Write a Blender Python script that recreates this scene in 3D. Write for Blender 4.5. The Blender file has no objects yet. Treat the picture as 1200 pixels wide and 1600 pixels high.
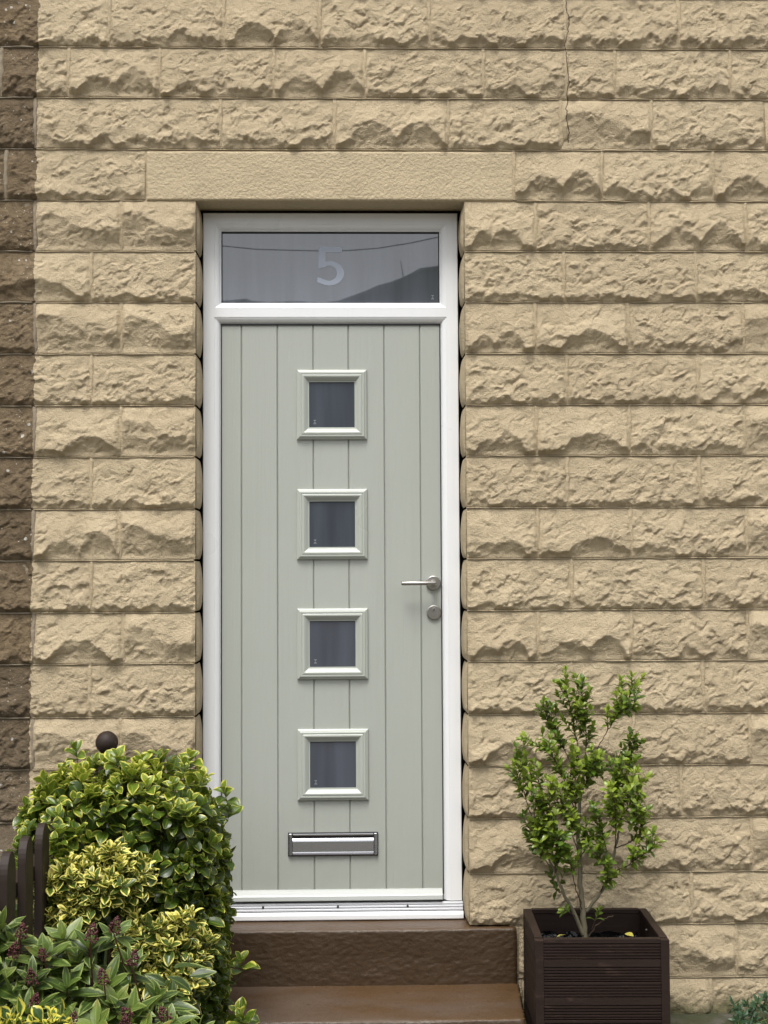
import bpy, math, random
import numpy as np
from mathutils import Vector, Matrix

# ------------------------------------------------------------------ camera, sky, sun, exposure
scene = bpy.context.scene
COL = scene.collection
R = math.radians
VX, VY, F, D, CZ, ROLL = 545.0, 894.0, 2222.0, 5.0, 1.537, R(.22)
_d = np.array([VX - 600, -(VY - 800), -F]); _d /= np.linalg.norm(_d)
_u = np.array([-math.sin(ROLL), math.cos(ROLL), 0]); _u -= _d * _u.dot(_d); _u /= np.linalg.norm(_u)
_r = np.cross(_d, _u)
MC = np.stack([_r, _d, _u])                     # camera axes -> world axes
CAM = np.array([0.0, -D, CZ])


def at(px, py, Y):
    """world point on the plane y = Y seen at photo pixel (px, py)"""
    w = MC @ np.array([px - 600, -(py - 800), -F])
    return CAM + w * ((Y + D) / w[1])


cd = bpy.data.cameras.new('camera')
cam = bpy.data.objects.new('camera', cd); COL.objects.link(cam)
cd.sensor_fit = 'VERTICAL'; cd.sensor_height = 24.0; cd.lens = 24.0 * F / 1600
cd.clip_start = .05; cd.clip_end = 3000
m4 = Matrix.Identity(4)
for i in range(3):
    for j in range(3):
        m4[i][j] = MC[i][j]
m4.translation = Vector(CAM)
cam.matrix_world = m4
scene.camera = cam

SUN_EL, SUN_ROT = R(64), R(180 + 18)
world = bpy.data.worlds.new('World'); scene.world = world; world.use_nodes = True
wn = world.node_tree.nodes; wl = world.node_tree.links
bg = wn['Background']
sky = wn.new('ShaderNodeTexSky'); sky.sky_type = 'NISHITA'; sky.sun_disc = False
sky.sun_elevation = SUN_EL; sky.sun_rotation = SUN_ROT
sky.air_density = 1.0; sky.dust_density = 4.0; sky.ozone_density = 1.0
hs = wn.new('ShaderNodeHueSaturation'); hs.inputs['Saturation'].default_value = .22
wl.new(sky.outputs[0], hs.inputs['Color']); wl.new(hs.outputs[0], bg.inputs[0])
bg.inputs[1].default_value = .12

sd = bpy.data.lights.new('sun', 'SUN'); sd.energy = 1.5; sd.angle = R(20); sd.color = (1, .97, .92)
sun = bpy.data.objects.new('sun', sd); COL.objects.link(sun)
sv = Vector((math.sin(SUN_ROT) * math.cos(SUN_EL), math.cos(SUN_ROT) * math.cos(SUN_EL), math.sin(SUN_EL)))
sun.rotation_euler = sv.to_track_quat('Z', 'Y').to_euler(); sun.location = (0, -6, 8)
scene.view_settings.view_transform = 'Standard'
scene.view_settings.look = 'None'
scene.view_settings.gamma = 1
scene.view_settings.use_curve_mapping = False
scene.view_settings.exposure = 0.86

# ------------------------------------------------------------------ helpers
rng = np.random.default_rng(7)
random.seed(7)


def tag(o, label=None, cat=None, group=None, kind=None):
    if label: o['label'] = label
    if cat: o['category'] = cat
    if group: o['group'] = group
    if kind: o['kind'] = kind
    return o


def empty(name, loc, label, cat, group=None, rz=0):
    o = bpy.data.objects.new(name, None); COL.objects.link(o)
    o.location = loc; o.rotation_euler[2] = rz
    o.empty_display_size = .1
    return tag(o, label, cat, group, 'thing')


def link(name, me, mat=None, parent=None):
    o = bpy.data.objects.new(name, me); COL.objects.link(o)
    if mat is not None and len(me.materials) == 0:
        me.materials.append(mat)
    if parent is not None:
        o.parent = parent
    return o


def np_mesh(name, V, Q, smooth=True, uv=None, rnd=None):
    """V (n,3), Q (m,4) quads or (m,3) triangles -> mesh"""
    me = bpy.data.meshes.new(name)
    V = np.asarray(V, dtype=np.float32); Q = np.asarray(Q, dtype=np.int32)
    k = Q.shape[1]
    me.vertices.add(len(V)); me.vertices.foreach_set('co', V.ravel())
    me.loops.add(Q.size); me.loops.foreach_set('vertex_index', Q.ravel())
    me.polygons.add(len(Q))
    me.polygons.foreach_set('loop_start', np.arange(0, Q.size, k, dtype=np.int32))
    me.polygons.foreach_set('use_smooth', np.full(len(Q), smooth, dtype=bool))
    me.update(calc_edges=True)
    if uv is not None:
        a = me.attributes.new('leaf_uv', 'FLOAT2', 'POINT'); a.data.foreach_set('vector', np.asarray(uv, np.float32).ravel())
    if rnd is not None:
        a = me.attributes.new('rnd', 'FLOAT', 'POINT'); a.data.foreach_set('value', np.asarray(rnd, np.float32).ravel())
    return me


class MB:
    """collects boxes, bars, tubes, lathes into one mesh"""
    def __init__(s): s.v = []; s.f = []

    def add(s, v, f):
        n = len(s.v); s.v += [tuple(p) for p in v]; s.f += [tuple(i + n for i in q) for q in f]; return s

    def box(s, x0, x1, y0, y1, z0, z1):
        v = [(x, y, z) for z in (z0, z1) for y in (y0, y1) for x in (x0, x1)]
        return s.add(v, [(0, 2, 3, 1), (4, 5, 7, 6), (0, 1, 5, 4), (2, 6, 7, 3), (0, 4, 6, 2), (1, 3, 7, 5)])

    def prism(s, prof, axis, a, b, cap=True):
        """prof: closed list of 2-D points; extruded along axis from a to b. axis 'x': (y,z); 'z': (x,y); 'y': (x,z)"""
        def P(p, t):
            return {'x': (t, p[0], p[1]), 'y': (p[0], t, p[1]), 'z': (p[0], p[1], t)}[axis]
        n = len(prof)
        v = [P(p, a) for p in prof] + [P(p, b) for p in prof]
        f = [(i, (i + 1) % n, n + (i + 1) % n, n + i) for i in range(n)]
        if cap: f += [tuple(range(n))[::-1], tuple(range(n, 2 * n))]
        return s.add(v, f)

    def tube(s, pts, rad, n=6, cap=True):
        pts = [Vector(p) for p in pts]
        if not hasattr(rad, '__len__'): rad = [rad] * len(pts)
        v = []; f = []
        ref = Vector((.3, .9, .2))
        for i, p in enumerate(pts):
            t = (pts[min(i + 1, len(pts) - 1)] - pts[max(i - 1, 0)]).normalized()
            a = t.cross(ref)
            if a.length < 1e-3: a = t.cross(Vector((1, 0, 0)))
            a.normalize(); b = t.cross(a)
            for k in range(n):
                th = 2 * math.pi * k / n
                v.append(p + (a * math.cos(th) + b * math.sin(th)) * rad[i])
        for i in range(len(pts) - 1):
            for k in range(n):
                f.append((i * n + k, i * n + (k + 1) % n, (i + 1) * n + (k + 1) % n, (i + 1) * n + k))
        if cap:
            f.append(tuple(range(n))[::-1]); f.append(tuple(range((len(pts) - 1) * n, len(pts) * n)))
        return s.add(v, f)

    def lathe(s, prof, centre, n=32):
        """prof: list of (radius, depth) revolved about the y axis (depth measured toward -y)"""
        v = []; f = []
        for r_, d_ in prof:
            for k in range(n):
                th = 2 * math.pi * k / n
                v.append((centre[0] + r_ * math.cos(th), centre[1] - d_, centre[2] + r_ * math.sin(th)))
        for i in range(len(prof) - 1):
            for k in range(n):
                f.append((i * n + k, i * n + (k + 1) % n, (i + 1) * n + (k + 1) % n, (i + 1) * n + k))
        f.append(tuple(range((len(prof) - 1) * n, len(prof) * n)))
        return s.add(v, f)

    def build(s, name, mat, parent=None, smooth=False, bevel=0, seg=2, off=None, label=None):
        off = Vector(off) if off is not None else Vector((0, 0, 0))
        me = bpy.data.meshes.new(name)
        me.from_pydata([tuple(Vector(p) - off) for p in s.v], [], s.f); me.update()
        import bmesh
        bm = bmesh.new(); bm.from_mesh(me)
        bmesh.ops.recalc_face_normals(bm, faces=bm.faces)
        if bevel:
            bmesh.ops.bevel(bm, geom=[e for e in bm.edges if e.is_manifold and e.calc_face_angle(0) > .5],
                            offset=bevel, segments=seg, profile=.6, affect='EDGES', clamp_overlap=True)
        bm.to_mesh(me); bm.free()
        if smooth:
            for p in me.polygons: p.use_smooth = True
        o = link(name, me, mat, parent)
        if label: o['label'] = label
        return o


# ---- vector noise
def _hash(ix, iy, seed):
    h = (ix.astype(np.int64) * 374761393 + iy.astype(np.int64) * 668265263 + seed * 1442695041) & 0xffffffff
    h = ((h ^ (h >> 13)) * 1274126177) & 0xffffffff
    return ((h ^ (h >> 16)) & 0xffff) / 65535.0


def perlin(x, y, seed=0):
    x = np.asarray(x, float); y = np.asarray(y, float)
    xi = np.floor(x); yi = np.floor(y); fx = x - xi; fy = y - yi
    ux = fx * fx * fx * (fx * (fx * 6 - 15) + 10); uy = fy * fy * fy * (fy * (fy * 6 - 15) + 10)

    def g(ax, ay):
        a = _hash(xi + ax, yi + ay, seed) * 2 * math.pi
        return np.cos(a) * (fx - ax) + np.sin(a) * (fy - ay)
    n0 = g(0, 0) * (1 - ux) + g(1, 0) * ux; n1 = g(0, 1) * (1 - ux) + g(1, 1) * ux
    return (n0 * (1 - uy) + n1 * uy) * 1.5


def sstep(a, b, x):
    t = np.clip((x - a) / (b - a), 0, 1); return t * t * (3 - 2 * t)


# ---- materials
class NT:
    def __init__(s, name):
        s.m = bpy.data.materials.new(name); s.m.use_nodes = True
        s.t = s.m.node_tree; s.p = s.t.nodes['Principled BSDF']; s.out = s.t.nodes['Material Output']

    def n(s, typ, **kw):
        nd = s.t.nodes.new('ShaderNode' + typ)
        for k, v in kw.items():
            if k.startswith('i_'):
                k2 = k[2:]; nd.inputs[int(k2) if k2.isdigit() else k2.replace('_', ' ')].default_value = v
            else: setattr(nd, k, v)
        return nd

    def l(s, a, b): s.t.links.new(a, b)

    def pos(s): return s.n('NewGeometry').outputs['Position']

    def objc(s): return s.n('TexCoord').outputs['Object']

    def noise(s, vec, scale, detail=3, rough=.55, dist=0):
        nd = s.n('TexNoise', i_Scale=scale, i_Detail=detail, i_Roughness=rough, i_Distortion=dist); s.l(vec, nd.inputs['Vector']); return nd.outputs['Fac']

    def ramp(s, fac, stops, interp='LINEAR'):
        nd = s.n('ValToRGB'); nd.color_ramp.interpolation = interp
        el = nd.color_ramp.elements
        while len(el) < len(stops): el.new(.5)
        for e, (p, c) in zip(el, stops):
            e.position = p; e.color = (*c, 1) if not np.isscalar(c) else (c, c, c, 1)
        s.l(fac, nd.inputs[0]); return nd.outputs['Color']

    def mix(s, fac, a, b, blend='MIX'):
        nd = s.n('Mix', data_type='RGBA', blend_type=blend)
        for sock, v in ((nd.inputs[0], fac), (nd.inputs[6], a), (nd.inputs[7], b)):
            if hasattr(v, 'is_output'): s.l(v, sock)
            elif np.isscalar(v): sock.default_value = v if sock.type == 'VALUE' else (v, v, v, 1)
            else: sock.default_value = (*v, 1)
        return nd.outputs[2]

    def math(s, op, a, b=0.0, c=None):
        nd = s.n('Math', operation=op)
        for sock, v in zip(nd.inputs, (a, b, c)):
            if v is None: continue
            if hasattr(v, 'is_output'): s.l(v, sock)
            else: sock.default_value = v
        return nd.outputs[0]

    def bump(s, h, dist, strength=1.0, prev=None):
        nd = s.n('Bump', i_Strength=strength, i_Distance=dist); s.l(h, nd.inputs['Height'])
        if prev is not None: s.l(prev, nd.inputs['Normal'])
        return nd.outputs[0]

    def fin(s, col=None, rough=None, nrm=None, **kw):
        for v, k in ((col, 'Base Color'), (rough, 'Roughness')):
            if v is None: continue
            if hasattr(v, 'is_output'): s.l(v, s.p.inputs[k])
            else: s.p.inputs[k].default_value = (*v, 1) if k == 'Base Color' else v
        if nrm is not None: s.l(nrm, s.p.inputs['Normal'])
        for k, v in kw.items(): s.p.inputs[k.replace('_', ' ')].default_value = v
        return s.m


def scaled(N, vec, sc):
    mp = N.n('Mapping'); mp.inputs['Scale'].default_value = sc; N.l(vec, mp.inputs['Vector']); return mp.outputs[0]


PAINT_A, PAINT_B = (.525, .428, .280), (.625, .518, .350)


def mat_stone():
    """masonry paint right of the party line, bare weathered sandstone left of it"""
    N = NT('painted_stone'); P = N.pos()
    sep = N.n('SeparateXYZ'); N.l(P, sep.inputs[0]); X, Z = sep.outputs[0], sep.outputs[2]
    a = N.noise(P, 5, 4); b = N.noise(P, 45, 4, .65); c = N.noise(P, 210, 3, .7)
    paint = N.mix(a, PAINT_A, PAINT_B)
    paint = N.mix(N.math('MULTIPLY', b, .5), paint, (.44, .345, .22), 'MIX')
    oi = N.n('ObjectInfo').outputs['Random']
    paint = N.mix(N.math('MULTIPLY', oi, .30), paint, (.40, .315, .205))
    # weather streaks and grime in the paint, and green algae near the ground
    st = N.noise(scaled(N, P, (9, 9, 1.1)), 1.0, 4, .6)
    paint = N.mix(N.ramp(st, [(.52, 0.0), (.78, .32)]), paint, (.32, .26, .175))
    damp = N.math('ADD', N.math('MULTIPLY', Z, -1.0), N.math('MULTIPLY', N.noise(P, 14, 4, .7), .16))
    paint = N.mix(N.ramp(damp, [(.0, 0.0), (.07, .85)]), paint, (.075, .078, .032))
    # long settlement crack running up the joints above the lintel
    w1 = N.noise(scaled(N, P, (0, 0, 9)), 1.0, 2, .5); w2 = N.noise(scaled(N, P, (3, 3, 60)), 1.0, 3, .6)
    cx = N.math('ADD', N.math('MULTIPLY', N.math('SUBTRACT', w1, .5), .05), N.math('MULTIPLY', N.math('SUBTRACT', w2, .5), .016))
    dx = N.math('ABSOLUTE', N.math('SUBTRACT', N.math('SUBTRACT', X, .787), cx))
    cw = N.math('LESS_THAN', dx, N.math('MULTIPLY', w2, .0034))
    up = N.math('GREATER_THAN', Z, 3.062)
    crack = N.math('MULTIPLY', cw, up)
    paint = N.mix(N.ramp(c, [(.30, .35), (.42, 0.0)]), paint, (.30, .235, .15))
    paint = N.mix(crack, paint, (.12, .09, .055))
    # bare stone
    bare = N.mix(N.ramp(a, [(.3, 0.0), (.7, 1.0)]), (.190, .136, .078), (.285, .213, .133))
    bare = N.mix(N.ramp(b, [(.4, 0.0), (.75, .75)]), bare, (.105, .077, .047))
    gz = N.ramp(N.math('ADD', N.math('MULTIPLY', Z, -.35), N.math('ADD', .4, N.math('MULTIPLY', a, .5))), [(.2, 0.0), (.55, .65)])
    bare = N.mix(gz, bare, (.21, .18, .138))
    bare = N.mix(N.math('MULTIPLY', oi, .65), bare, (.105, .077, .048))
    vor = N.n('TexVoronoi', i_Scale=26.0, i_Randomness=1.0); N.l(P, vor.inputs['Vector'])
    lm = N.math('LESS_THAN', N.math('ADD', vor.outputs['Distance'], N.math('MULTIPLY', b, .25)), .27)
    lm2 = N.math('MULTIPLY', lm, N.math('GREATER_THAN', N.noise(P, 6.5, 2), .54))
    bare = N.mix(lm2, bare, (.52, .50, .44))
    vor2 = N.n('TexVoronoi', i_Scale=75.0); N.l(P, vor2.inputs['Vector'])
    lm3 = N.math('MULTIPLY', N.math('LESS_THAN', N.math('ADD', vor2.outputs['Distance'], N.math('MULTIPLY', c, .3)), .30), N.math('GREATER_THAN', N.noise(P, 9.0, 2), .56))
    bare = N.mix(lm3, bare, (.45, .43, .37))
    # ragged paint edge
    e = N.noise(P, 30, 3, .6)
    line = N.math('ADD', N.math('MULTIPLY', Z, .006), N.math('MULTIPLY', N.math('SUBTRACT', e, .5), .03))
    isp = N.math('GREATER_THAN', N.math('SUBTRACT', X, line), -1.114)
    col = N.mix(isp, bare, paint)
    h = N.math('ADD', N.math('MULTIPLY', b, .7), N.math('MULTIPLY', c, .85))
    h = N.math('SUBTRACT', h, N.math('MULTIPLY', crack, 1.2))
    n1 = N.bump(h, .0085)
    return N.fin(col, .9, n1, Specular_IOR_Level=.25)


def mat_lintel():
    N = NT('painted_render'); P = N.pos()
    a = N.noise(P, 6, 4); b = N.noise(P, 95, 3, .6); c = N.noise(P, 260, 2, .6)
    col = N.mix(a, (.445, .362, .234), (.505, .415, .275))
    st = N.noise(scaled(N, P, (8, 8, 1.5)), 1.0, 4, .6)
    col = N.mix(N.ramp(st, [(.5, 0.0), (.8, .3)]), col, (.335, .27, .178))
    h = N.math('ADD', N.ramp(b, [(.35, 0.0), (.65, 1.0)]), N.math('MULTIPLY', c, .4))
    return N.fin(col, .85, N.bump(h, .0016), Specular_IOR_Level=.3)


def mat_plain(name, col, rough=.5, nscale=0, namp=.15, bumpd=0, bscale=60, **kw):
    N = NT(name); c = col; P = N.objc(); nrm = None
    if nscale:
        f = N.noise(P, nscale, 4, .6)
        c = N.mix(f, tuple(x * (1 - namp) for x in col), tuple(min(1, x * (1 + namp)) for x in col))
    if bumpd:
        nrm = N.bump(N.noise(P, bscale, 3, .6), bumpd)
    return N.fin(c, rough, nrm, **kw)


def mat_door():
    N = NT('sage_door'); P = N.pos()
    g = N.noise(scaled(N, P, (70, 70, 3.2)), 1.0, 4, .65, .6)
    f = N.noise(P, 420, 2, .6)
    a = N.noise(P, 2.2, 3)
    col = N.mix(a, (.370, .390, .350), (.396, .414, .376))
    st = N.noise(scaled(N, P, (30, 30, .9)), 1.0, 4, .6)
    col = N.mix(N.ramp(st, [(.55, 0.0), (.85, .22)]), col, (.31, .322, .285))
    h = N.math('ADD', g, N.math('MULTIPLY', f, .35))
    sz_ = N.n('SeparateXYZ'); N.l(P, sz_.inputs[0])
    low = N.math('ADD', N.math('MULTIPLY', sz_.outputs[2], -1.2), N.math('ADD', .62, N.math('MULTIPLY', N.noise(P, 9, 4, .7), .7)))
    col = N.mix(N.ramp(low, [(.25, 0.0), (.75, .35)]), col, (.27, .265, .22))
    rg = N.ramp(a, [(.3, .42), (.7, .52)])
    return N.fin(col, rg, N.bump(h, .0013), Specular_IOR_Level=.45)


def mat_upvc(name='white_upvc', col=(.80, .81, .82)):
    N = NT(name); P = N.pos()
    st = N.noise(scaled(N, P, (40, 40, 1.4)), 1.0, 4, .6); a = N.noise(P, 3.0, 3)
    c = N.mix(N.ramp(st, [(.5, 0.0), (.85, .22)]), col, tuple(x * .82 for x in col))
    c = N.mix(N.ramp(a, [(.45, 0.0), (.8, .12)]), c, tuple(x * .8 for x in (col[0], col[1], col[2] * .93)))
    return N.fin(c, N.ramp(a, [(.3, .26), (.7, .4)]))


def mat_metal(name, col, rough, brush=(400, 8, 8), bd=.0002):
    N = NT(name); P = N.pos()
    g = N.noise(scaled(N, P, brush), 1.0, 2, .5); a = N.noise(P, 25, 3)
    return N.fin(N.mix(a, tuple(x * .85 for x in col), col), N.ramp(g, [(.2, rough * .75), (.8, rough * 1.3)]), N.bump(g, bd), Metallic=1.0)


def mat_step():
    N = NT('brown_masonry_paint'); P = N.pos()
    a = N.noise(P, 7, 4, .6); b = N.noise(P, 60, 4, .65)
    gm = N.n('NewGeometry'); sp = N.n('SeparateXYZ'); N.l(gm.outputs['Normal'], sp.inputs[0])
    top = N.ramp(sp.outputs[2], [(.55, 0.0), (.9, 1.0)])
    col = N.mix(a, (.045, .0265, .0125), (.062, .037, .018))
    worn = N.mix(a, (.082, .053, .034), (.105, .071, .047))          # foot-worn dusty tread
    pat = N.ramp(N.noise(scaled(N, P, (2.2, 6, 1)), 1.0, 4, .6), [(.40, 0.0), (.62, 1.0)])
    worn = N.mix(pat, worn, (.080, .043, .017))
    col = N.mix(top, col, worn)
    dk = N.ramp(N.noise(P, 22, 3, .7), [(.66, 0.0), (.72, .6)])
    col = N.mix(dk, col, (.03, .014, .006))
    h = N.math('ADD', N.math('MULTIPLY', b, 1.0), N.math('MULTIPLY', N.noise(P, 180, 2), .3))
    return N.fin(col, N.ramp(a, [(.3, .34), (.7, .55)]), N.bump(h, .0026), Specular_IOR_Level=.45)


def mat_wood(name, ca, cb, rough=.6, sc=(3, 60, 60)):
    N = NT(name); P = N.objc()
    g = N.noise(scaled(N, P, sc), 1.0, 5, .65, .4); a = N.noise(P, 6, 3)
    col = N.mix(g, ca, cb); col = N.mix(N.math('MULTIPLY', a, .4), col, tuple(x * .55 for x in ca))
    col = N.mix(N.ramp(N.noise(scaled(N, P, (12, 40, 40)), 1.0, 4, .7), [(.60, 0.0), (.74, .55)]), col, tuple(min(1, x * 2.3) for x in cb))
    return N.fin(col, rough, N.bump(g, .0012), Specular_IOR_Level=.3)


def mat_glass(name, base, ior, rough=.02):
    N = NT(name); P = N.objc()
    a = N.ramp(N.noise(scaled(N, N.pos(), (14, 14, 1.1)), 1.0, 3), [(.3, 0.0), (.7, 1.0)])
    return N.fin(N.mix(a, tuple(x * .70 for x in base), tuple(x * 1.2 for x in base)), rough, IOR=ior, Specular_IOR_Level=.5)


def mat_leaf(name, dark, mid, light, margin=None, mwidth=.25, rough=.32, yellowing=0, vein=.35, red=None):
    """leaf_uv.x = -1..1 across the blade, leaf_uv.y = 0..1 along it, rnd = one number per leaf"""
    N = NT(name)
    at_ = N.n('Attribute', attribute_name='leaf_uv'); sp = N.n('SeparateXYZ'); N.l(at_.outputs['Vector'], sp.inputs[0])
    rn = N.n('Attribute', attribute_name='rnd').outputs['Fac']
    P = N.pos(); ns = N.noise(P, 150, 3, .6); nb = N.noise(P, 55, 3, .6)
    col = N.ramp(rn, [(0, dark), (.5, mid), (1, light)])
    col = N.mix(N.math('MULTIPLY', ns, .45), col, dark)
    ax = N.math('ABSOLUTE', sp.outputs[0])
    if vein:
        vm = N.ramp(ax, [(.0, vein), (.10, 0.0)])
        col = N.mix(vm, col, tuple(min(1, x * 1.9) for x in light))
    if red:
        rm = N.math('MULTIPLY', N.ramp(sp.outputs[1], [(.6, 0.0), (1.0, 1.0)]), N.ramp(rn, [(.72, 0.0), (.9, .9)]))
        col = N.mix(rm, col, red)
    if margin:
        tipw = N.ramp(sp.outputs[1], [(.5, 0.0), (1.0, .55)])
        ed = N.math('ADD', N.math('ADD', ax, tipw), N.math('MULTIPLY', N.math('SUBTRACT', nb, .5), .9))
        th = N.math('ADD', 1.0 - mwidth, N.math('MULTIPLY', N.math('SUBTRACT', .5, rn), yellowing))
        mk = N.ramp(N.math('ADD', N.math('SUBTRACT', ed, th), .5), [(.40, 0.0), (.66, 1.0)])
        col = N.mix(mk, col, margin)
    N.fin(col, rough, N.bump(ns, .0006), Specular_IOR_Level=.5)
    tr = N.n('BsdfTranslucent'); N.l(N.mix(.5, col, tuple(min(1, x * 1.6) for x in light)), tr.inputs['Color'])
    mx = N.n('MixShader'); mx.inputs[0].default_value = .22
    N.l(N.p.outputs[0], mx.inputs[1]); N.l(tr.outputs[0], mx.inputs[2]); N.l(mx.outputs[0], N.out.inputs['Surface'])
    return N.m


def mat_ground():
    N = NT('damp_paving'); P = N.pos()
    a = N.noise(P, 4, 5, .65); b = N.noise(P, 40, 4, .7); m = N.noise(P, 9, 4, .7)
    col = N.mix(a, (.07, .066, .054), (.13, .12, .10)); col = N.mix(N.math('MULTIPLY', b, .5), col, (.05, .045, .035))
    sp = N.n('SeparateXYZ'); N.l(P, sp.inputs[0])
    near = N.ramp(N.math('ADD', N.math('MULTIPLY', N.math('ABSOLUTE', sp.outputs[1]), -1.0), .5), [(.0, 0.0), (.35, 1.0)])
    col = N.mix(N.math('MULTIPLY', near, N.ramp(m, [(.36, 0.0), (.52, .95)])), col, (.034, .038, .014))
    return N.fin(col, .8, N.bump(b, .004))


M = dict(
    lime=mat_plain('lime_mortar', (.25, .205, .145), .95, 30, .3, .003, 120),
    stone=mat_stone(), lintel=mat_lintel(), upvc=mat_upvc(), door=mat_door(), step=mat_step(), ground=mat_ground(),
    trim=mat_upvc('sage_trim', (.42, .445, .40)), bar=mat_upvc('grey_weather_bar', (.44, .46, .44)),
    void=mat_plain('dark_void', (.006, .005, .007), .9),  # near-black colour stands in for shade in the gaps round the frame
    steel=mat_metal('satin_steel', (.46, .44, .41), .34), chrome=mat_metal('polished_chrome', (.62, .62, .64), .2, (8, 8, 300), .00005),
    darkchrome=mat_metal('chrome_frame', (.50, .50, .54), .28, (8, 8, 100), .00003), alu=mat_plain('aluminium_strip', (.62, .63, .66), .3, 6, .06),
    gasket_or_shade=mat_plain('black_gasket', (.012, .011, .014), .6),
    glass=mat_glass('obscure_glass', (.060, .068, .088), 1.75), fan=mat_glass('fanlight_glass', (.080, .090, .112), 2.1, .012),
    etch=mat_plain('etched_film', (.38, .42, .50), .45, IOR=1.5), mark=mat_plain('etched_mark', (.19, .20, .22), .6),
    planter=mat_wood('dark_stained_decking', (.014, .0076, .0056), (.034, .0195, .0145), .5),
    fence=mat_wood('brown_fence_stain', (.018, .011, .008), (.04, .026, .019), .6, (60, 60, 4)),
    liner=mat_plain('black_polythene', (.008, .008, .009), .22), soil=mat_plain('potting_soil', (.018, .012, .008), .95, 40, .5, .01, 70),
    bark=mat_plain('grey_green_bark', (.17, .15, .095), .8, 40, .35, .0015, 90),
    twig=mat_plain('brown_twig', (.075, .05, .028), .75, 40, .3), redtwig=mat_plain('red_brown_twig', (.07, .022, .015), .6, 40, .3),
    greenstem=mat_plain('green_stem', (.09, .13, .035), .6, 40, .25),
    bud=mat_plain('dark_red_bud', (.070, .012, .015), .5, 90, .5),
    hill=mat_plain('rough_hillside', (.045, .055, .030), 1.0, .02, .35),
    cable=mat_plain('black_cable', (.015, .015, .016), .6),
    l_hedge=mat_leaf('hedge_leaf', (.020, .042, .007), (.088, .148, .015), (.29, .37, .036), (.60, .57, .11), .0, .33, .75, .25),
    l_gold=mat_leaf('variegated_leaf', (.034, .066, .013), (.10, .155, .024), (.24, .29, .045), (.78, .70, .19), .38, .3, 1.0, .15),
    l_cream=mat_leaf('bright_variegated_leaf', (.03, .07, .018), (.07, .13, .025), (.12, .2, .03), (.72, .64, .10), .42, .28, .4, .2),
    l_skim=mat_leaf('skimmia_leaf', (.024, .046, .010), (.070, .120, .019), (.20, .27, .048), (.26, .32, .09), .06, .42, 0, .45, red=(.30, .13, .05)),
    l_pot=mat_leaf('potted_shrub_leaf', (.030, .064, .010), (.092, .160, .018), (.29, .37, .040), None, .2, .34, 0, .25),
    l_low=mat_leaf('low_plant_leaf', (.02, .05, .022), (.045, .1, .045), (.09, .16, .06), None, .2, .4, 0, .3),
    l_dead=mat_leaf('fallen_leaf', (.30, .26, .04), (.42, .38, .06), (.5, .45, .09), None, .2, .5, 0, .2),
)

# ------------------------------------------------------------------ ground, hills, overhead cable
gm = MB(); gm.add([(-600, -700, 0), (600, -700, 0), (600, 60, 0), (-600, 60, 0)], [(0, 1, 2, 3)])
tag(gm.build('ground', M['ground']), kind='structure')


def mirrored(px, py, yfar):
    """where the ray seen at a pixel of the fanlight pane goes after it mirrors in the pane"""
    p = at(px, py, .139); d = p - CAM; d = d / np.linalg.norm(d); d[1] = -d[1]
    return p + d * ((yfar - p[1]) / d[1])


ridge_px = [(346, 470), (372, 468), (385, 466.5), (392, 470), (420, 472), (470, 470.5), (500, 473), (528, 470), (545, 464), (570, 455), (590, 446),
            (612, 440), (630, 433), (648, 424), (656, 419), (672, 417), (687, 415)]
rp = [mirrored(x, y, -320.0) for x, y in ridge_px]
rp = [np.array([-420, -320, 70.0]), np.array([-150, -320, 74.0]), np.array([-60, -320, 66.0])] + rp + [np.array([60, -320, 76.0]), np.array([160, -320, 92.0]), np.array([420, -320, 84.0])]
rp.sort(key=lambda p: p[0])
hv = []; hf = []
NS = 14
for i, p in enumerate(rp):
    for k in range(NS + 1):
        t = k / NS
        hv.append((p[0] * (1 - .1 * t), p[1] + 190 * t, p[2] * (1 - t) ** 1.15 + (2.0 * math.sin(p[0] * .11 + k * 1.7) if 0 < k < NS else 0) - .5 * (k == NS)))
    hv.append((p[0] * 1.1, p[1] - 150, -1))
n_ = NS + 2
for i in range(len(rp) - 1):
    for k in range(NS):
        hf.append((i * n_ + k, i * n_ + k + 1, (i + 1) * n_ + k + 1, (i + 1) * n_ + k))
    hf.append((i * n_, (i + 1) * n_, (i + 1) * n_ + NS + 1, i * n_ + NS + 1))
mb = MB(); mb.add(hv, hf)
tag(mb.build('hills', M['hill'], smooth=True), kind='structure')

cab = [mirrored(x, y, -11.0) for x, y in [(345, 384), (400, 389.5), (450, 391), (500, 392), (545, 391.5), (590, 388), (640, 380), (687, 370)]]
c0 = cab[0] + (cab[0] - cab[1]) * 1.0; cab = [cab[0] + (cab[0] - cab[2]) * 12 + np.array([0, 0, 1.2]), cab[0] + (cab[0] - cab[1]) * 5 + np.array([0, 0, .1])] + cab + [cab[-1] + (cab[-1] - cab[-3]) * 5 + np.array([0, 0, .3])]
o = MB().tube(cab, .006, 6).build('overhead_cable', M['cable'], smooth=True)
tag(o, 'thin black overhead cable mirrored across the fanlight glass', 'cable')
mp_ = mirrored(630, 432, -318.0); mq = mirrored(626, 408, -318.0)
o = MB().tube([mp_ - np.array([0, 0, 3]), mp_, mq], [.12, .11, .06], 5).build('radio_mast', M['cable'])
tag(o, 'thin mast on the hill mirrored in the fanlight glass', 'mast')

# ------------------------------------------------------------------ stone wall
Z_C = [4.31, 4.128, 3.946, 3.765, 3.585, 3.403, 3.221, 3.0365, 2.8535, 2.672, 2.491, 2.3075, 2.125, 1.9445, 1.7615, 1.582, 1.4005, 1.2215, 1.037, .857, .675, .486, .3055, .121, -.06]
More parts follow.
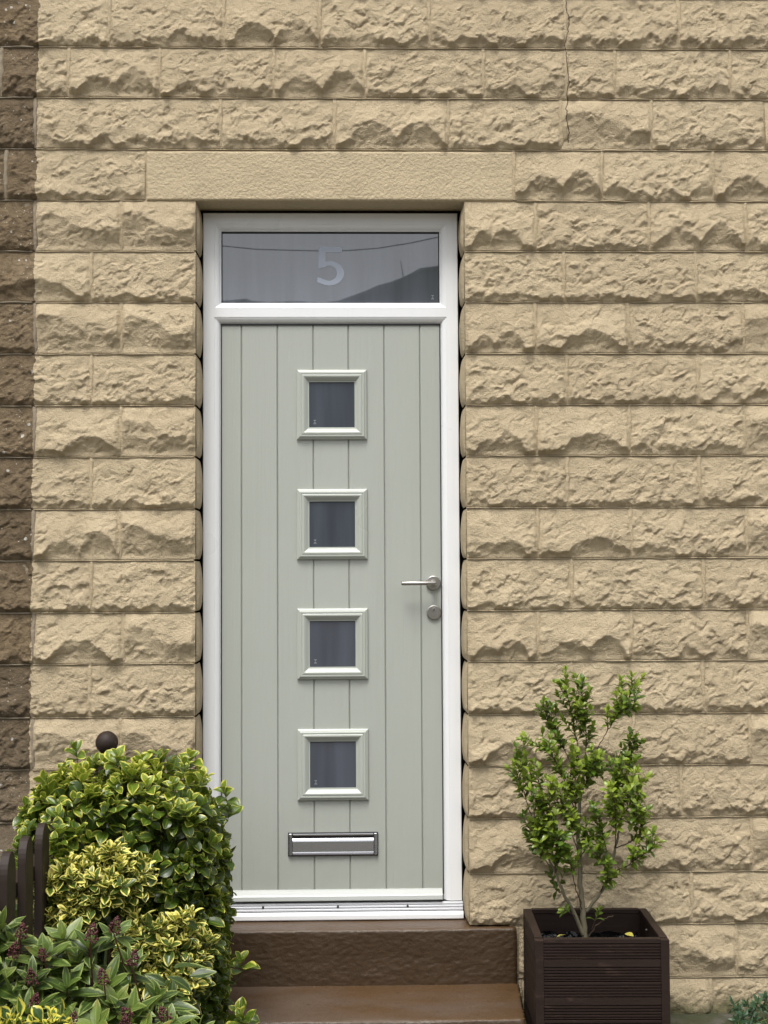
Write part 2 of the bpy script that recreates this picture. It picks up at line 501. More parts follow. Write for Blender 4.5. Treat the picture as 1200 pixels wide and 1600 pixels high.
# course 5 of Z_C is the joint under the topmost course seen in the photograph
JL, JR = -.5365, .413            # sides of the door opening
BED, PERP = .0075, .006


def slabs(x, y, seed):
    """height of tilted random slabs on a jittered cell lattice (chipped stone)"""
    xi, yi = np.floor(x), np.floor(y); best = np.full(x.shape, 9.0); out = np.zeros_like(x)
    for ax in (-1, 0, 1):
        for ay in (-1, 0, 1):
            cx, cy = xi + ax, yi + ay
            px, py = cx + _hash(cx, cy, seed), cy + _hash(cx, cy, seed + 51)
            dx, dy = x - px, y - py; d2 = dx * dx + dy * dy
            hh = (_hash(cx, cy, seed + 97) - .5) * 1.1 + dx * (_hash(cx, cy, seed + 131) - .5) * 1.5 + dy * (_hash(cx, cy, seed + 177) - .62) * 2.4
            out = np.where(d2 < best, hh, out); best = np.minimum(best, d2)
    return out


def heights(L, H, nx, ny, typ, seed, fine=1.0, lt=.013, rt=.013):
    rs = np.random.default_rng(seed)
    u, v = np.meshgrid(np.linspace(0, L, nx), np.linspace(0, H, ny))
    s = seed * 17
    ox = rs.uniform(0, 50)
    U, W = u + ox, v + ox * .7
    wu = U + .014 * perlin(U / .045, W / .045, s + 1); wv = W + .012 * perlin(U / .04, W / .04, s + 2)
    n1 = perlin(wu / .11, wv / .08, s + 3)
    rag = perlin(U / .034, W * 0 + .3, s + 4) * .6 + perlin(U / .014, W * 0 + .7, s + 5) * .35
    un = u / L

    def bump(c, w, h): return h * np.clip(1 - ((un - c) / w) ** 2, 0, 1) ** .8
    j = lambda a: rs.uniform(-a, a)
    if typ == 1:
        vr = np.maximum(np.maximum(bump(.32 + j(.03), .26, .42 + j(.05)), bump(.74 + j(.03), .24, .54 + j(.06))), .12)
    elif typ == 2:
        vr = np.maximum(bump(.55 + j(.12), .36, .44 + j(.06)), .11)
    elif typ == 3:
        vr = .17 + .17 * perlin(U / .065, W * 0, s + 6) + .05 * np.sin(un * 8 + j(3)) + .07 * perlin(U / .022, W * 0, s + 9) + 0 * u
    elif typ == 5:
        vr = np.maximum(np.maximum(bump(.28 + j(.03), .2, .34 + j(.05)), bump(.6 + j(.04), .26, .46 + j(.05))), .10)
    elif typ == 6:
        vr = .68 - .28 * un + .10 * np.sin(un * 6.5 + j(.6)) + .05 * perlin(U / .05, W * 0, s + 6)
    else:
        vr = .10 + .11 * perlin(U / .06, W * 0, s + 6) + .05 * perlin(U / .02, W * 0, s + 9)
    vr = np.clip(vr + .075 * rag + (wv - W) * 3.2, .05, .86) * H
    hr = {1: .026, 2: .025, 3: .0185, 4: .016, 5: .0235, 6: .025}[typ] * (1 + .35 * n1)
    up = np.clip((H - v) / (H - vr), 0, 1) ** (.95 if typ in (1, 2, 5) else .8)
    lo = np.clip(v / vr, 0, 1) ** (1.3 if typ in (1, 2, 5) else 1.1)
    base = np.where(v > vr, up, lo)
    h = hr * base
    # chipped, faceted relief: tilted slabs on jittered cells, calmer on the smooth patches
    ca, sa = math.cos(.45), math.sin(.45)
    wu2 = wu + .006 * perlin(U / .016, W / .016, s + 31); wv2 = wv + .006 * perlin(U / .016 + 7, W / .016, s + 32)
    x2, y2 = (wu2 * ca + wv2 * sa), (-wu2 * sa + wv2 * ca)
    chip = np.zeros_like(u)
    for sc, amp, k in ((.050, .0052, 11), (.026, .0042, 12), (.0135, .0027, 13), (.0072, .0014, 14)):
        p = perlin(x2 / (sc * 1.55), y2 / sc, s + k)
        chip += amp * (p + .55 * (np.abs(perlin(x2 / (sc * 1.3) + 4, y2 / sc + 2, s + k + 20)) * -2 + .5))
    chip += .0026 * slabs(x2 / .040, y2 / .024, s + 61)
    calm = sstep(-.45, .25, perlin(wu / .085, wv / .055, s + 7))
    amt = (.38 + .62 * calm) * fine * (1 - .55 * sstep(.72, .97, v / H + .12 * n1))
    if typ in (1, 2, 5, 6): amt = amt * np.where(v > vr, .72, .75)
    h = h + chip * amt * sstep(0, .02, np.minimum(v, H - v) + .006)
    ed = np.minimum(u / lt, (L - u) / rt) + .22 * perlin(U / .02, W / .02, s + 8)
    k = sstep(-.05, 1.0, ed)
    lip = .0035 + .004 * sstep(.02, 0, v)
    h = np.where(k < 1, h * (.50 + .50 * k), h)
    return np.maximum(h, -.001) + lip


def grid_q(nx, ny, o=0):
    a = (np.arange(ny - 1)[:, None] * nx + np.arange(nx - 1)[None, :]).ravel() + o
    return np.stack([a, a + 1, a + nx + 1, a + nx], 1)


def stone_block(parent, x0, x1, z0, z1, typ, seed, res=.0034, lret=0, rret=0):
    """rock-faced ashlar block; lret / rret: depth of a rock-faced return on that side (door reveal)"""
    L, H = x1 - x0, z1 - z0
    nx = max(6, int(L / res)); ny = max(6, int(H / res))
    h = heights(L, H, nx, ny, typ, seed, lt=.012 if lret else .013, rt=.012 if rret else .013)
    X, Z = np.meshgrid(np.linspace(x0, x1, nx), np.linspace(z0, z1, ny))
    # edges wander a little
    Z = Z + .0012 * perlin(X / .03, Z * 0 + seed, 3) * (1 - 2 * np.abs((Z - z0) / H - .5) * 0)
    V = [np.stack([X, -h, Z], -1).reshape(-1, 3)]; Q = [grid_q(nx, ny)]; n = nx * ny
    idx = np.arange(nx * ny).reshape(ny, nx)
    ring = np.concatenate([idx[0, :], idx[1:, -1], idx[-1, -2::-1], idx[-2:0:-1, 0]])
    rp_ = V[0][ring].copy(); rp_[:, 1] = .02
    # skirt back into the wall
    m = len(ring); V += [V[0][ring], rp_]; a = np.arange(m); b = (a + 1) % m
    Q.append(np.stack([n + b, n + a, n + m + a, n + m + b], 1)); n += 2 * m
    for side, dep in ((-1, lret), (1, rret)):
        if not dep: continue
        nr = max(6, int(dep / res)); hh = heights(dep, H, nr, ny, 4, seed + 900 + side, .45, .008, .02)
        zz = np.linspace(z0, z1, ny)[:, None] + 0 * hh; yy = np.linspace(0, dep, nr)[None, :] + 0 * hh
        prof = np.sin(np.pi * np.clip((zz - z0) / H, 0, 1)) ** .55
        dp = sstep(0, .03, yy)
        off = (hh * .25 + .0105 * prof * dp)
        xs = (x0 - off) if side < 0 else (x1 + off)
        y2 = yy - .004
        V.append(np.stack([xs, y2, zz], -1).reshape(-1, 3))
        q = grid_q(nr, ny, n); Q.append(q if side > 0 else q[:, ::-1]); n += nr * ny
    V = np.concatenate(V) - np.array(parent.location)
    me = np_mesh('stone_block', V, np.concatenate(Q))
    return link('stone_block', me, M['stone'], parent)


wall = empty('stone_wall', (0, 0, 0), 'cream painted rock-faced stone wall around the sage green door', 'wall')
nwall = empty('neighbouring_stone_wall', (-1.5, 0, 0), 'bare brown weathered stone wall with white lichen at the left edge', 'wall')


def wx(px, row):
    zm = (Z_C[row] + Z_C[row + 1]) / 2
    c = MC.T @ (np.array([0, 0, zm]) - CAM); py = 800 - F * c[1] / -c[2]
    return at(px, py, 0)[0]


# perpend joints per course in photo pixels with the kind of face each block has
ROWS = {
    4: [(-20, 4), (172, 4), (350, 3), (500, 1), (670, 3), (883, 3), (1060, 3), (1236, 3)],
    5: [(3, 4), (108, 4), (250, 1), (428, 3), (570, 1), (755, 4), (884, 3), (960, 4), (1140, 3), (1300, 4)],
    6: [(56, 4), (345, 3), (523, 3), (700, 1), (876, 4), (1017, 6), (1193, 3), (1330, 1)],
    7: [(10, 4), (228, 4), ('L', 0), (803, 0), (940, 1), (1113, 3), (1262, 1)],
    8: [(56, 4), (190, 6), ('J', 6), (837, 5), (1014, 4), (1164, 1), (1320, 3)],
    9: [(-60, 4), (143, 2), ('J', 4), (881, 4), (1087, 4), (1262, 3)],
    10: [(56, 4), (190, 6), ('J', 6), (836, 5), (981, 2), (1161, 3), (1310, 6)],
    11: [(-60, 4), (143, 4), ('J', 4), (885, 4), (1090, 4), (1262, 3)],
    12: [(55, 4), (190, 2), ('J', 6), (838, 5), (983, 2), (1163, 3), (1310, 6)],
    13: [(-60, 4), (143, 4), ('J', 4), (886, 4), (1092, 4), (1266, 3)],
    14: [(53, 4), (188, 1), ('J', 6), (840, 5), (985, 2), (1166, 3), (1312, 6)],
    15: [(-60, 4), (143, 4), ('J', 4), (893, 4), (1099, 4), (1270, 3)],
    16: [(53, 4), (193, 2), ('J', 6), (841, 5), (986, 1), (1168, 3), (1316, 6)],
    17: [(-60, 4), (141, 4), ('J', 4), (893, 4), (1098, 4), (1270, 3)],
    18: [(52, 4), (189, 6), ('J', 6), (862, 2), (990, 2), (1171, 3), (1316, 6)],
    19: [(-60, 4), (140, 4), ('J', 4), (902, 4), (1064, 4), (1250, 3)],
    20: [(50, 4), (188, 2), ('J', 6), (862, 2), (992, 2), (1174, 3), (1320, 6)],
    21: [(-60, 4), (140, 4), ('J', 4), (905, 4), (1080, 4), (1262, 3)],
}
XL, XR = -2.0, 2.05
seed = 100
for row in range(0, len(Z_C) - 1):
    z1, z0 = Z_C[row] - BED / 2, Z_C[row + 1] + BED / 2
    spans = []                    # (x0, x1, type, lret, rret)
    if row in ROWS:
        prev = None; pend = None; xs = []
        lst = ROWS[row]
        # first entry opens at its own joint; everything left of it is added below
        cur = wx(lst[0][0], row)
        leftmost = cur
        for (p, t) in lst[1:]:
            if p == 'J':
                spans.append((cur, JL, t, 0, .125)); cur = JR; spans.append(None)
            elif p == 'L':
                cur = None
            else:
                x = wx(p, row)
                if cur is not None:
                    lret = .125 if (spans and spans[-1] is None) else 0
                    if spans and spans[-1] is None: spans.pop()
                    spans.append((cur, x, t, lret, 0))
                cur = x
        spans = [s_ for s_ in spans if s_]
        while cur < XR - .05:
            w_ = random.choice([.33, .40, .38]); spans.append((cur, min(cur + w_, XR), random.choice([3, 4, 2, 6]), 0, 0)); cur += w_
        cur = leftmost
        while cur > XL + .05:
            w_ = random.choice([.33, .40, .38]); spans.append((max(cur - w_, XL), cur, 4, 0, 0)); cur -= w_
    elif row < 4:
        cur = XL + random.uniform(0, .1)
        while cur < XR - .05:
            w_ = random.choice([.33, .40, .38, .30]); spans.append((cur, min(cur + w_, XR), random.choice([3, 4, 1, 3, 6]), 0, 0)); cur += w_
    else:                          # courses beside the steps
        cur = .580 + (0 if row == 22 else .008)
        for x, t in ((wx(1010, row), 4), (wx(1150, row) if row == 22 else wx(1110, row), 6), (wx(1330, row), 3), (XR, 4)):
            spans.append((cur, x, t, 0, 0)); cur = x
        cur = XL
        for x in (-1.72, -1.42, -1.13, -.86, -.66):
            spans.append((cur, x, 4, 0, 0)); cur = x
    for (a, b, t, lr_, rr_) in spans:
        if b - a < .02: continue
        seed += 1
        vis = b > -1.36 and a < 1.42 and z1 > -.02 and z0 < 3.66 and not (b < -.36 and z1 < .8) 
        par = nwall if b < -1.09 else wall
        if vis and a > -1.3 and not lr_:
            zz = np.linspace(z0 - .001, z1 + .001, 34); tt_ = np.linspace(-1, 1, 9); T9, Z9 = np.meshgrid(tt_, zz)
            bul = .0066 + .0072 * np.sin(np.pi * np.clip((Z9 - z0) / (z1 - z0), 0, 1)) ** .7
            X9 = a + T9 * (.0105 + .003 * perlin(Z9 / .03, T9 * 0 + seed, 47)) + .003 * perlin(Z9 / .05, T9 * 0 + seed, 45)
            Y9 = -(bul + .0016 * perlin(X9 / .012, Z9 / .02, 46)) + .012 * np.abs(T9) ** 3
            link('pointing', np_mesh('pointing', np.stack([X9, Y9, Z9], -1).reshape(-1, 3) - np.array(par.location), grid_q(9, 34)), M['lime'] if a < -1.09 else M['stone'], par)
        stone_block(par, a + PERP / 2, b - (PERP / 2 if not rr_ else 0), z0, z1, t, seed, .0034 if vis else .016, lr_, rr_)

# mortar bed behind the blocks, in sheets around the opening
def mortar(parent, x0, x1, z0, z1, res=.012):
    nx = max(2, int((x1 - x0) / res)); ny = max(2, int((z1 - z0) / res))
    X, Z = np.meshgrid(np.linspace(x0, x1, nx), np.linspace(z0, z1, ny))
    Y = -.0026 - .0016 * perlin(X / .05, Z / .05, 5) - .0012 * perlin(X / .018, Z / .018, 6)
    V = np.stack([X, Y, Z], -1).reshape(-1, 3) - np.array(parent.location)
    link('mortar', np_mesh('mortar', V, grid_q(nx, ny)), M['lime' if parent is nwall else 'stone'], parent)


LZ0, LZ1 = 2.8515, 3.0305
mortar(nwall, XL, -1.112, -.06, 4.31)
mortar(wall, -1.112, JL - .002, -.06, LZ0)
mortar(wall, JR + .002, XR, .31, LZ0)
mortar(wall, .555, XR, -.06, .31)
mortar(wall, -1.112, XR, LZ1, 4.31)
mortar(wall, -1.112, -.71, LZ0, LZ1); mortar(wall, .592, XR, LZ0, LZ1)
# ragged ribbons of pointing squeezed out of the bed joints
for row in range(4, 23):
    zc = Z_C[row + 1]
    segs = [(-1.1, JL - .004), (JR + .004, XR)] if 7 < row < 21 else ([(-1.1, XR)] if row <= 6 else ([(-1.1, -.72), (.6, XR)] if row == 7 else [(.6, XR)]))
    for (a, b) in segs + [(XL, -1.104)]:
        bare_ = a == XL; x = np.arange(a, b, .009)
        t = perlin(x / .16, x * 0 + row * 3.1, 41); w = .0021 + .0022 * np.clip(t + .1, 0, 1)
        out = .0070 + .0042 * np.clip(perlin(x / .10, x * 0 + row, 43) + .15, 0, 1)
        zz = zc - .0006 + .0016 * perlin(x / .06, x * 0 + row * 1.7, 44)
        V = np.concatenate([np.stack([x, x * 0 + .004, zz - w], 1), np.stack([x, -out, zz - w * .7], 1), np.stack([x, -out, zz + w * .7], 1), np.stack([x, x * 0 + .004, zz + w], 1)])
        link('pointing', np_mesh('pointing', V, grid_q(len(x), 4)), M['lime'] if bare_ else M['stone'], nwall if bare_ else wall).location = -nwall.location if bare_ else Vector((0, 0, 0))

# lintel
nx, ny = 330, 52
X, Z = np.meshgrid(np.linspace(-.7105, .5915, nx), np.linspace(LZ0, LZ1, ny))
ed = np.minimum(np.minimum(X + .7105, .5915 - X), np.minimum(Z - LZ0, LZ1 - Z))
Y = -.009 * sstep(-.002, .006, ed) - .001 - .0007 * perlin(X / .02, Z / .02, 9) - .0016 * perlin(X / .12, Z / .1, 10) - .0004 * perlin(X / .008, Z / .008, 12)
V = np.stack([X, Y, Z], -1).reshape(-1, 3)
idx = np.arange(nx * ny).reshape(ny, nx); ring = np.concatenate([idx[0, :], idx[1:, -1], idx[-1, -2::-1], idx[-2:0:-1, 0]])
rb = V[ring].copy(); rb[:, 1] = .13; m = len(ring); a = np.arange(m); b = (a + 1) % m
me = np_mesh('lintel', np.concatenate([V, V[ring], rb]), np.concatenate([grid_q(nx, ny), np.stack([nx * ny + b, nx * ny + a, nx * ny + m + a, nx * ny + m + b], 1)]))
lo = link('lintel', me, M['lintel'], wall); lo['label'] = 'smooth painted lintel over the door'

# near-black backing: shade of the gaps and interior put into its colour
MB().box(XL, JL - .018, .018, .24, -.06, 4.31).box(JR + .018, XR, .018, .24, -.06, 4.31).box(JL - .018, JR + .018, .132, .24, LZ0 - .02, 4.31) \
    .box(JL - .05, JR + .05, .205, .245, 0, LZ0).build('dark_backing', M['void'], wall)

# ------------------------------------------------------------------ door frame
FX0, FX1, FZT = -.522, .399, 2.838
YF = .11                                  # front plane of the frame
frame = empty('door_frame', (-.0605, YF, .305), 'white plastic door frame with fanlight marked 5 above the green door', 'door frame')
fo = frame.location
BEAD = .0245
# inner bead: (inset from the opening edge, depth behind the frame front)
prof = [(0, .045), (0, .019), (.003, .0165), (.0036, .0165), (.0046, .0135), (.007, .010), (.011, .0065), (.015, .0038), (.019, .0020), (.0222, .0012), (.0226, .0022), (.0232, .0022), (.0236, 0)]
OX0, OX1 = -.458, .334                    # visible opening
GZ0, GZ1 = 2.5135, 2.775                  # fanlight opening
DZ1 = 2.4355                              # top of the door opening


def bar(p0, p1, inward, prof_, m0, m1, width, proud=0.0, rad=.0):
    """a mitred profile bar along the opening edge p0->p1; 'inward' points from the opening edge out into the frame"""
    p0, p1, w = Vector(p0), Vector(p1), Vector(inward)
    d = (p1 - p0).normalized()
    pr = list(prof_) + [(width - .002, 0), (width, .002), (width, .045)]
    v = []
    for (t, y) in pr:
        a = p0 + w * t - d * t * m0; b = p1 + w * t + d * t * m1
        v += [(a.x, YF + y - proud, a.z), (b.x, YF + y - proud, b.z)]
    n = len(pr)
    f = [(2 * i, 2 * i + 1, 2 * i + 3, 2 * i + 2) for i in range(n - 1)] + [tuple(2 * i for i in range(n))[::-1], tuple(2 * i + 1 for i in range(n))]
    return MB().add(v, f)


zb = .367
mL, mR = OX0 - FX0, FX1 - OX1
bar((OX0, 0, zb), (OX0, 0, GZ1), (-1, 0, 0), prof, 0, (FZT - GZ1) / mL, mL).build('jamb', M['upvc'], frame, off=fo)
bar((OX1, 0, GZ1), (OX1, 0, zb), (1, 0, 0), prof, (FZT - GZ1) / mR, 0, mR).build('jamb', M['upvc'], frame, off=fo)
bar((OX0, 0, GZ1), (OX1, 0, GZ1), (0, 0, 1), prof, mL / (FZT - GZ1), mR / (FZT - GZ1), FZT - GZ1, .0004).build('head', M['upvc'], frame, off=fo)
# transom: bead above and below, ends coming to a point
hw = (GZ0 - DZ1) / 2
tp = [(t, y) for t, y in prof]
pr = tp + [(2 * hw - t, y) for t, y in tp[::-1]]
v = []
for (t, y) in pr:
    ins = min(t, 2 * hw - t)
    v += [(OX0 - ins, YF + y - .0007, DZ1 + t), (OX1 + ins, YF + y - .0007, DZ1 + t)]
n = len(pr)
MB().add(v, [(2 * i, 2 * i + 1, 2 * i + 3, 2 * i + 2) for i in range(n - 1)]).build('transom', M['upvc'], frame, off=fo)
# threshold: white outer nosing, aluminium strip with two ribs, screw holes
th = [(.20, .322), (.094, .318), (.090, .3135), (.090, .309), (.20, .309)]
MB().prism([(.20, .307), (.0905, .307), (.0885, .310), (.0885, .323), (.0925, .331), (.101, .334), (.20, .334)], 'x', FX0 - .001, FX1 + .003).build('threshold', M['upvc'], frame, off=fo)
tst = MB()
for zs, yf_, hh in ((.3365, .099, .009), (.3465, .1025, .0085), (.3555, .1055, .009)):
    tst.prism([(.20, zs), (yf_, zs), (yf_ - .002, zs + .002), (yf_ - .002, zs + hh - .003), (yf_ + .002, zs + hh - .0008), (.20, zs + hh - .0008)], 'x', FX0 + .001, FX1 + .002)
sill = tst.build('sill_strip', M['alu'], frame, off=fo)
for px in (411, 528, 637):
    hx = at(px, 1420, .1)[0]
    MB().lathe([(.0042, -.004), (.0042, .0009), (.003, .0011)], (hx, .1005, .351), 10).build('screw_hole', M['gasket_or_shade'], sill, off=fo)
MB().box(FX0 + .004, FX1 - .001, .118, .19, .3642, .3685).build('gasket_or_shade', M['gasket_or_shade'], frame, off=fo)
# fanlight pane
gp = MB().box(OX0 - .01, OX1 + .01, .139, .150, GZ0 - .01, GZ1 + .01).build('fanlight_pane', M['fan'], frame, off=fo)
MB().box(OX0, OX1, .131, .1388, GZ1 - .004, GZ1).box(OX0, OX0 + .003, .131, .1388, GZ0, GZ1 - .004).box(OX1 - .003, OX1, .131, .1388, GZ0, GZ1 - .004).build('gasket_or_shade', M['gasket_or_shade'], frame, off=fo)
# number 5 as a flat film on the glass
NX0, NX1, NZ0, NZ1 = at(494, 446, .138)[0], at(540, 446, .138)[0], at(517, 446, .138)[2], at(517, 385.5, .138)[2]


def arc(cx, cz, rx, rz, a0, a1, n): return [(cx + rx * math.cos(R(a0 + (a1 - a0) * i / n)), cz + rz * math.sin(R(a0 + (a1 - a0) * i / n))) for i in range(n + 1)]


# outline of the digit in a unit box (0..1 x 0..1)
outer = arc(.45, .315, .50, .315, 128, -118, 30); inner = arc(.45, .315, .315, .225, 120, -112, 30)
sx, sz = NX1 - NX0, NZ1 - NZ0
W = lambda p: (NX0 + p[0] * sx, .1376, NZ0 + p[1] * sz)
outer = arc(.45, .315, .50, .315, 104, -118, 32); inner = arc(.44, .315, .265, .195, 126, -112, 32)
line_ = [(.10, 1.0), (.88, 1.0), (.88, .855), (.33, .855), (.315, .62)] + outer + [(.03, .085), (.05, .215)] + inner[::-1] + [(.08, .44)]
dig = MB().add([W(p) for p in line_], [tuple(range(len(line_)))])
dm = dig.build('number_five', M['etch'], gp, off=fo, label='etched number 5 on the fanlight glass')


def glass_mark(cx, cz, y, parent, off):
    s_ = .0055
    mk = MB()
    mk.add([(cx - s_, y, cz + s_ * 1.2), (cx + s_, y, cz + s_ * 1.2), (cx, y, cz + .0004)], [(0, 1, 2)])
    mk.add([(cx - s_, y, cz - s_ * 1.1), (cx, y, cz - .0004), (cx + s_, y, cz - s_ * 1.1)], [(0, 1, 2)])
    mk.add([(cx - s_, y, cz - s_ * 1.6), (cx + s_, y, cz - s_ * 1.6), (cx + s_, y, cz - s_ * 1.3), (cx - s_, y, cz - s_ * 1.3)], [(0, 1, 2, 3)])
    mk.build('glass_mark', M['mark'], parent, off=off)


c_ = at(676, 464, .138); glass_mark(c_[0], c_[2], .1384, gp, fo)

# ------------------------------------------------------------------ front door
YD = .127
door = empty('front_door', (-.062, YD, .37), 'sage green boarded front door with four small square windows', 'door')
do = door.location
gx = [-.468, -.385, -.2555, -.1262, .0012, .1308, .2607, .344]
for i in range(7):
    a, b = gx[i], gx[i + 1]; g = .0011
    MB().prism([(a + g * .5, YD + .03), (a + g * .5, YD + .004), (a + g + .0026, YD), (b - g - .0026, YD), (b - g * .5, YD + .004), (b - g * .5, YD + .03)], 'z', .385, 2.445).build('board', M['door'], door, off=do)
MB().box(-.468, .344, YD + .008, YD + .04, .384, 2.446).build('door_core', M['door'], door, off=do)
# gasket line round the leaf
MB().box(OX0 - .001, OX0 + .0022, YD - .004, YD + .0, .39, DZ1).box(OX1 - .0022, OX1 + .001, YD - .004, YD, .39, DZ1).box(OX0, OX1, YD - .004, YD, DZ1 - .004, DZ1 + .001).build('gasket_or_shade', M['gasket_or_shade'], door, off=do)
# window cassettes
cp = [(0, .0), (0, .006), (.0012, .0085), (.004, .0105), (.0085, .0125), (.0092, .0148), (.011, .0165), (.0155, .0168), (.0165, .0150), (.0175, .0150), (.0205, .0172), (.0255, .0175), (.031, .0140), (.0365, .0092), (.0385, .0080), (.0392, .0045), (.0445, .0042), (.0450, 0)]


def cassette(cx, ztop, sz_):
    x0, x1, z1, z0 = cx - sz_ / 2, cx + sz_ / 2, ztop, ztop - sz_
    e = bpy.data.objects.new('window', None); COL.objects.link(e); e.parent = door
    cen = Vector((cx, YD, (z0 + z1) / 2)); e.location = cen - do
    corners = [((x0, z0), (x1, z0)), ((x1, z0), (x1, z1)), ((x1, z1), (x0, z1)), ((x0, z1), (x0, z0))]
    nrm = [((1, 1), (-1, 1)), ((-1, 1), (-1, -1)), ((-1, -1), (1, -1)), ((1, -1), (1, 1))]
    for (p, q), (d0, d1) in zip(corners, nrm):
        v = []
        for (t, h) in cp:
            v += [(p[0] + d0[0] * t, YD - h, p[1] + d0[1] * t), (q[0] + d1[0] * t, YD - h, q[1] + d1[1] * t)]
        n = len(cp)
        MB().add(v, [(2 * i, 2 * i + 1, 2 * i + 3, 2 * i + 2) for i in range(n - 1)]).build('window_frame', M['trim'], e, off=cen)
    pn = MB().box(x0 + .043, x1 - .043, YD - .0030, YD + .002, z0 + .043, z1 - .043).build('pane', M['glass'], e, off=cen)
    glass_mark(x0 + .043 + .022, z0 + .043 + .022, YD - .0034, e, cen)
    i = .0452
    MB().box(x0 + i, x1 - i, YD - .0042, YD - .0031, z1 - i - .0022, z1 - i).build('gasket_or_shade', M['gasket_or_shade'], e, off=cen)  # black strip at the top only, drawn in for the shadow under the lip
    return e


for zt in (2.269, 1.8367, 1.4070, .9765):
    cassette(-.0590, zt, .2535)
# lever handle and lock
hd = bpy.data.objects.new('handle', None); COL.objects.link(hd); hd.parent = door
hc = Vector((.304, YD, 1.4964)); hd.location = hc - do
MB().lathe([(.0265, 0), (.0265, .006), (.0255, .0085), (.0235, .0095), (.012, .0098), (.0115, .0105)], hc, 40).build('rose', M['steel'], hd, smooth=False, bevel=0, off=hc)
neck = MB().tube([(hc.x, YD - .009, hc.z), (hc.x, YD - .034, hc.z), (hc.x - .003, YD - .044, hc.z), (hc.x - .011, YD - .0495, hc.z)], [.0098, .0095, .009, .0085], 16)
neck.build('neck', M['steel'], hd, smooth=True, off=hc)
MB().tube([(hc.x + .0075, YD - .0495, hc.z), (hc.x + .0045, YD - .0495, hc.z), (hc.x - .06, YD - .0495, hc.z - .0003), (hc.x - .1145, YD - .0495, hc.z - .0005), (hc.x - .1165, YD - .0495, hc.z - .0005)], [.0062, .0078, .0074, .0074, .0058], 18).build('lever', M['steel'], hd, smooth=True, off=hc)
lk = Vector((.3055, YD, 1.3906))
lo_ = MB().lathe([(.0265, 0), (.0265, .006), (.0255, .0085), (.0235, .0095), (.020, .0097), (.0198, .0095)], lk, 40).build('lock_rose', M['steel'], door, off=do)
MB().lathe([(.0082, .009), (.0082, .0120), (.0070, .0132), (.003, .0133)], (lk.x, lk.y, lk.z + .0095), 24).box(lk.x - .0048, lk.x + .0048, YD - .0125, YD - .009, lk.z - .0125, lk.z + .006).build('cylinder', M['steel'], lo_, off=do)
MB().box(lk.x - .0012, lk.x + .0012, YD - .0137, YD - .0130, lk.z + .0055, lk.z + .0135).build('keyhole', M['gasket_or_shade'], lo_, off=do)
# letterbox
lb = bpy.data.objects.new('letterbox', None); COL.objects.link(lb); lb.parent = door
lc = Vector((-.0595, YD, .5677)); lb.location = lc - do
lx0, lx1, lz0, lz1 = -.2205, .1015, .5257, .6097
MB().box(lx0, lx1, YD - .006, YD + .001, lz0, lz1).build('back_plate', M['gasket_or_shade'], lb, bevel=.0055, seg=3, off=lc)
for a, b in ((lx0 + .003, lx0 + .0155), (lx1 - .0155, lx1 - .003)):
    MB().box(a, b, YD - .0135, YD - .0055, lz0 + .005, lz1 - .003).build('end_cap', M['darkchrome'], lb, bevel=.0035, seg=3, off=lc)
MB().box(lx0 + .0165, lx1 - .0165, YD - .0125, YD - .0055, lz1 - .0105, lz1 - .0035).build('top_rail', M['chrome'], lb, bevel=.0018, off=lc)
MB().box(lx0 + .0165, lx1 - .0165, YD - .0112, YD - .0055, lz0 + .0045, lz0 + .0115).build('bottom_rail', M['darkchrome'], lb, bevel=.0022, off=lc)
fl = MB(); fx0, fx1 = lx0 + .0165, lx1 - .0165
pf = [(YD - .006, lz0 + .0125), (YD - .0135, lz0 + .0125), (YD - .0150, lz0 + .0145), (YD - .0142, lz0 + .0165), (YD - .0137, lz0 + .020), (YD - .0137, lz0 + .048), (YD - .0132, lz0 + .053), (YD - .0116, lz0 + .0585), (YD - .0085, lz0 + .0635), (YD - .006, lz0 + .0655)]
fo_ = fl.prism(pf, 'x', fx0, fx1).build('flap', M['chrome'], lb, off=lc)
# weather bar
MB().prism([(YD + .001, .366), (YD - .028, .3720), (YD - .030, .375), (YD - .0275, .388), (YD - .024, .3925), (YD - .010, .4045), (YD - .003, .4075), (YD + .001, .4075)], 'x', OX0 + .0, .329).build('weather_bar', M['bar'], door, off=do)

# ------------------------------------------------------------------ steps
steps = empty('front_steps', (.05, -.2, 0), 'two brown painted stone steps below the white threshold', 'steps')


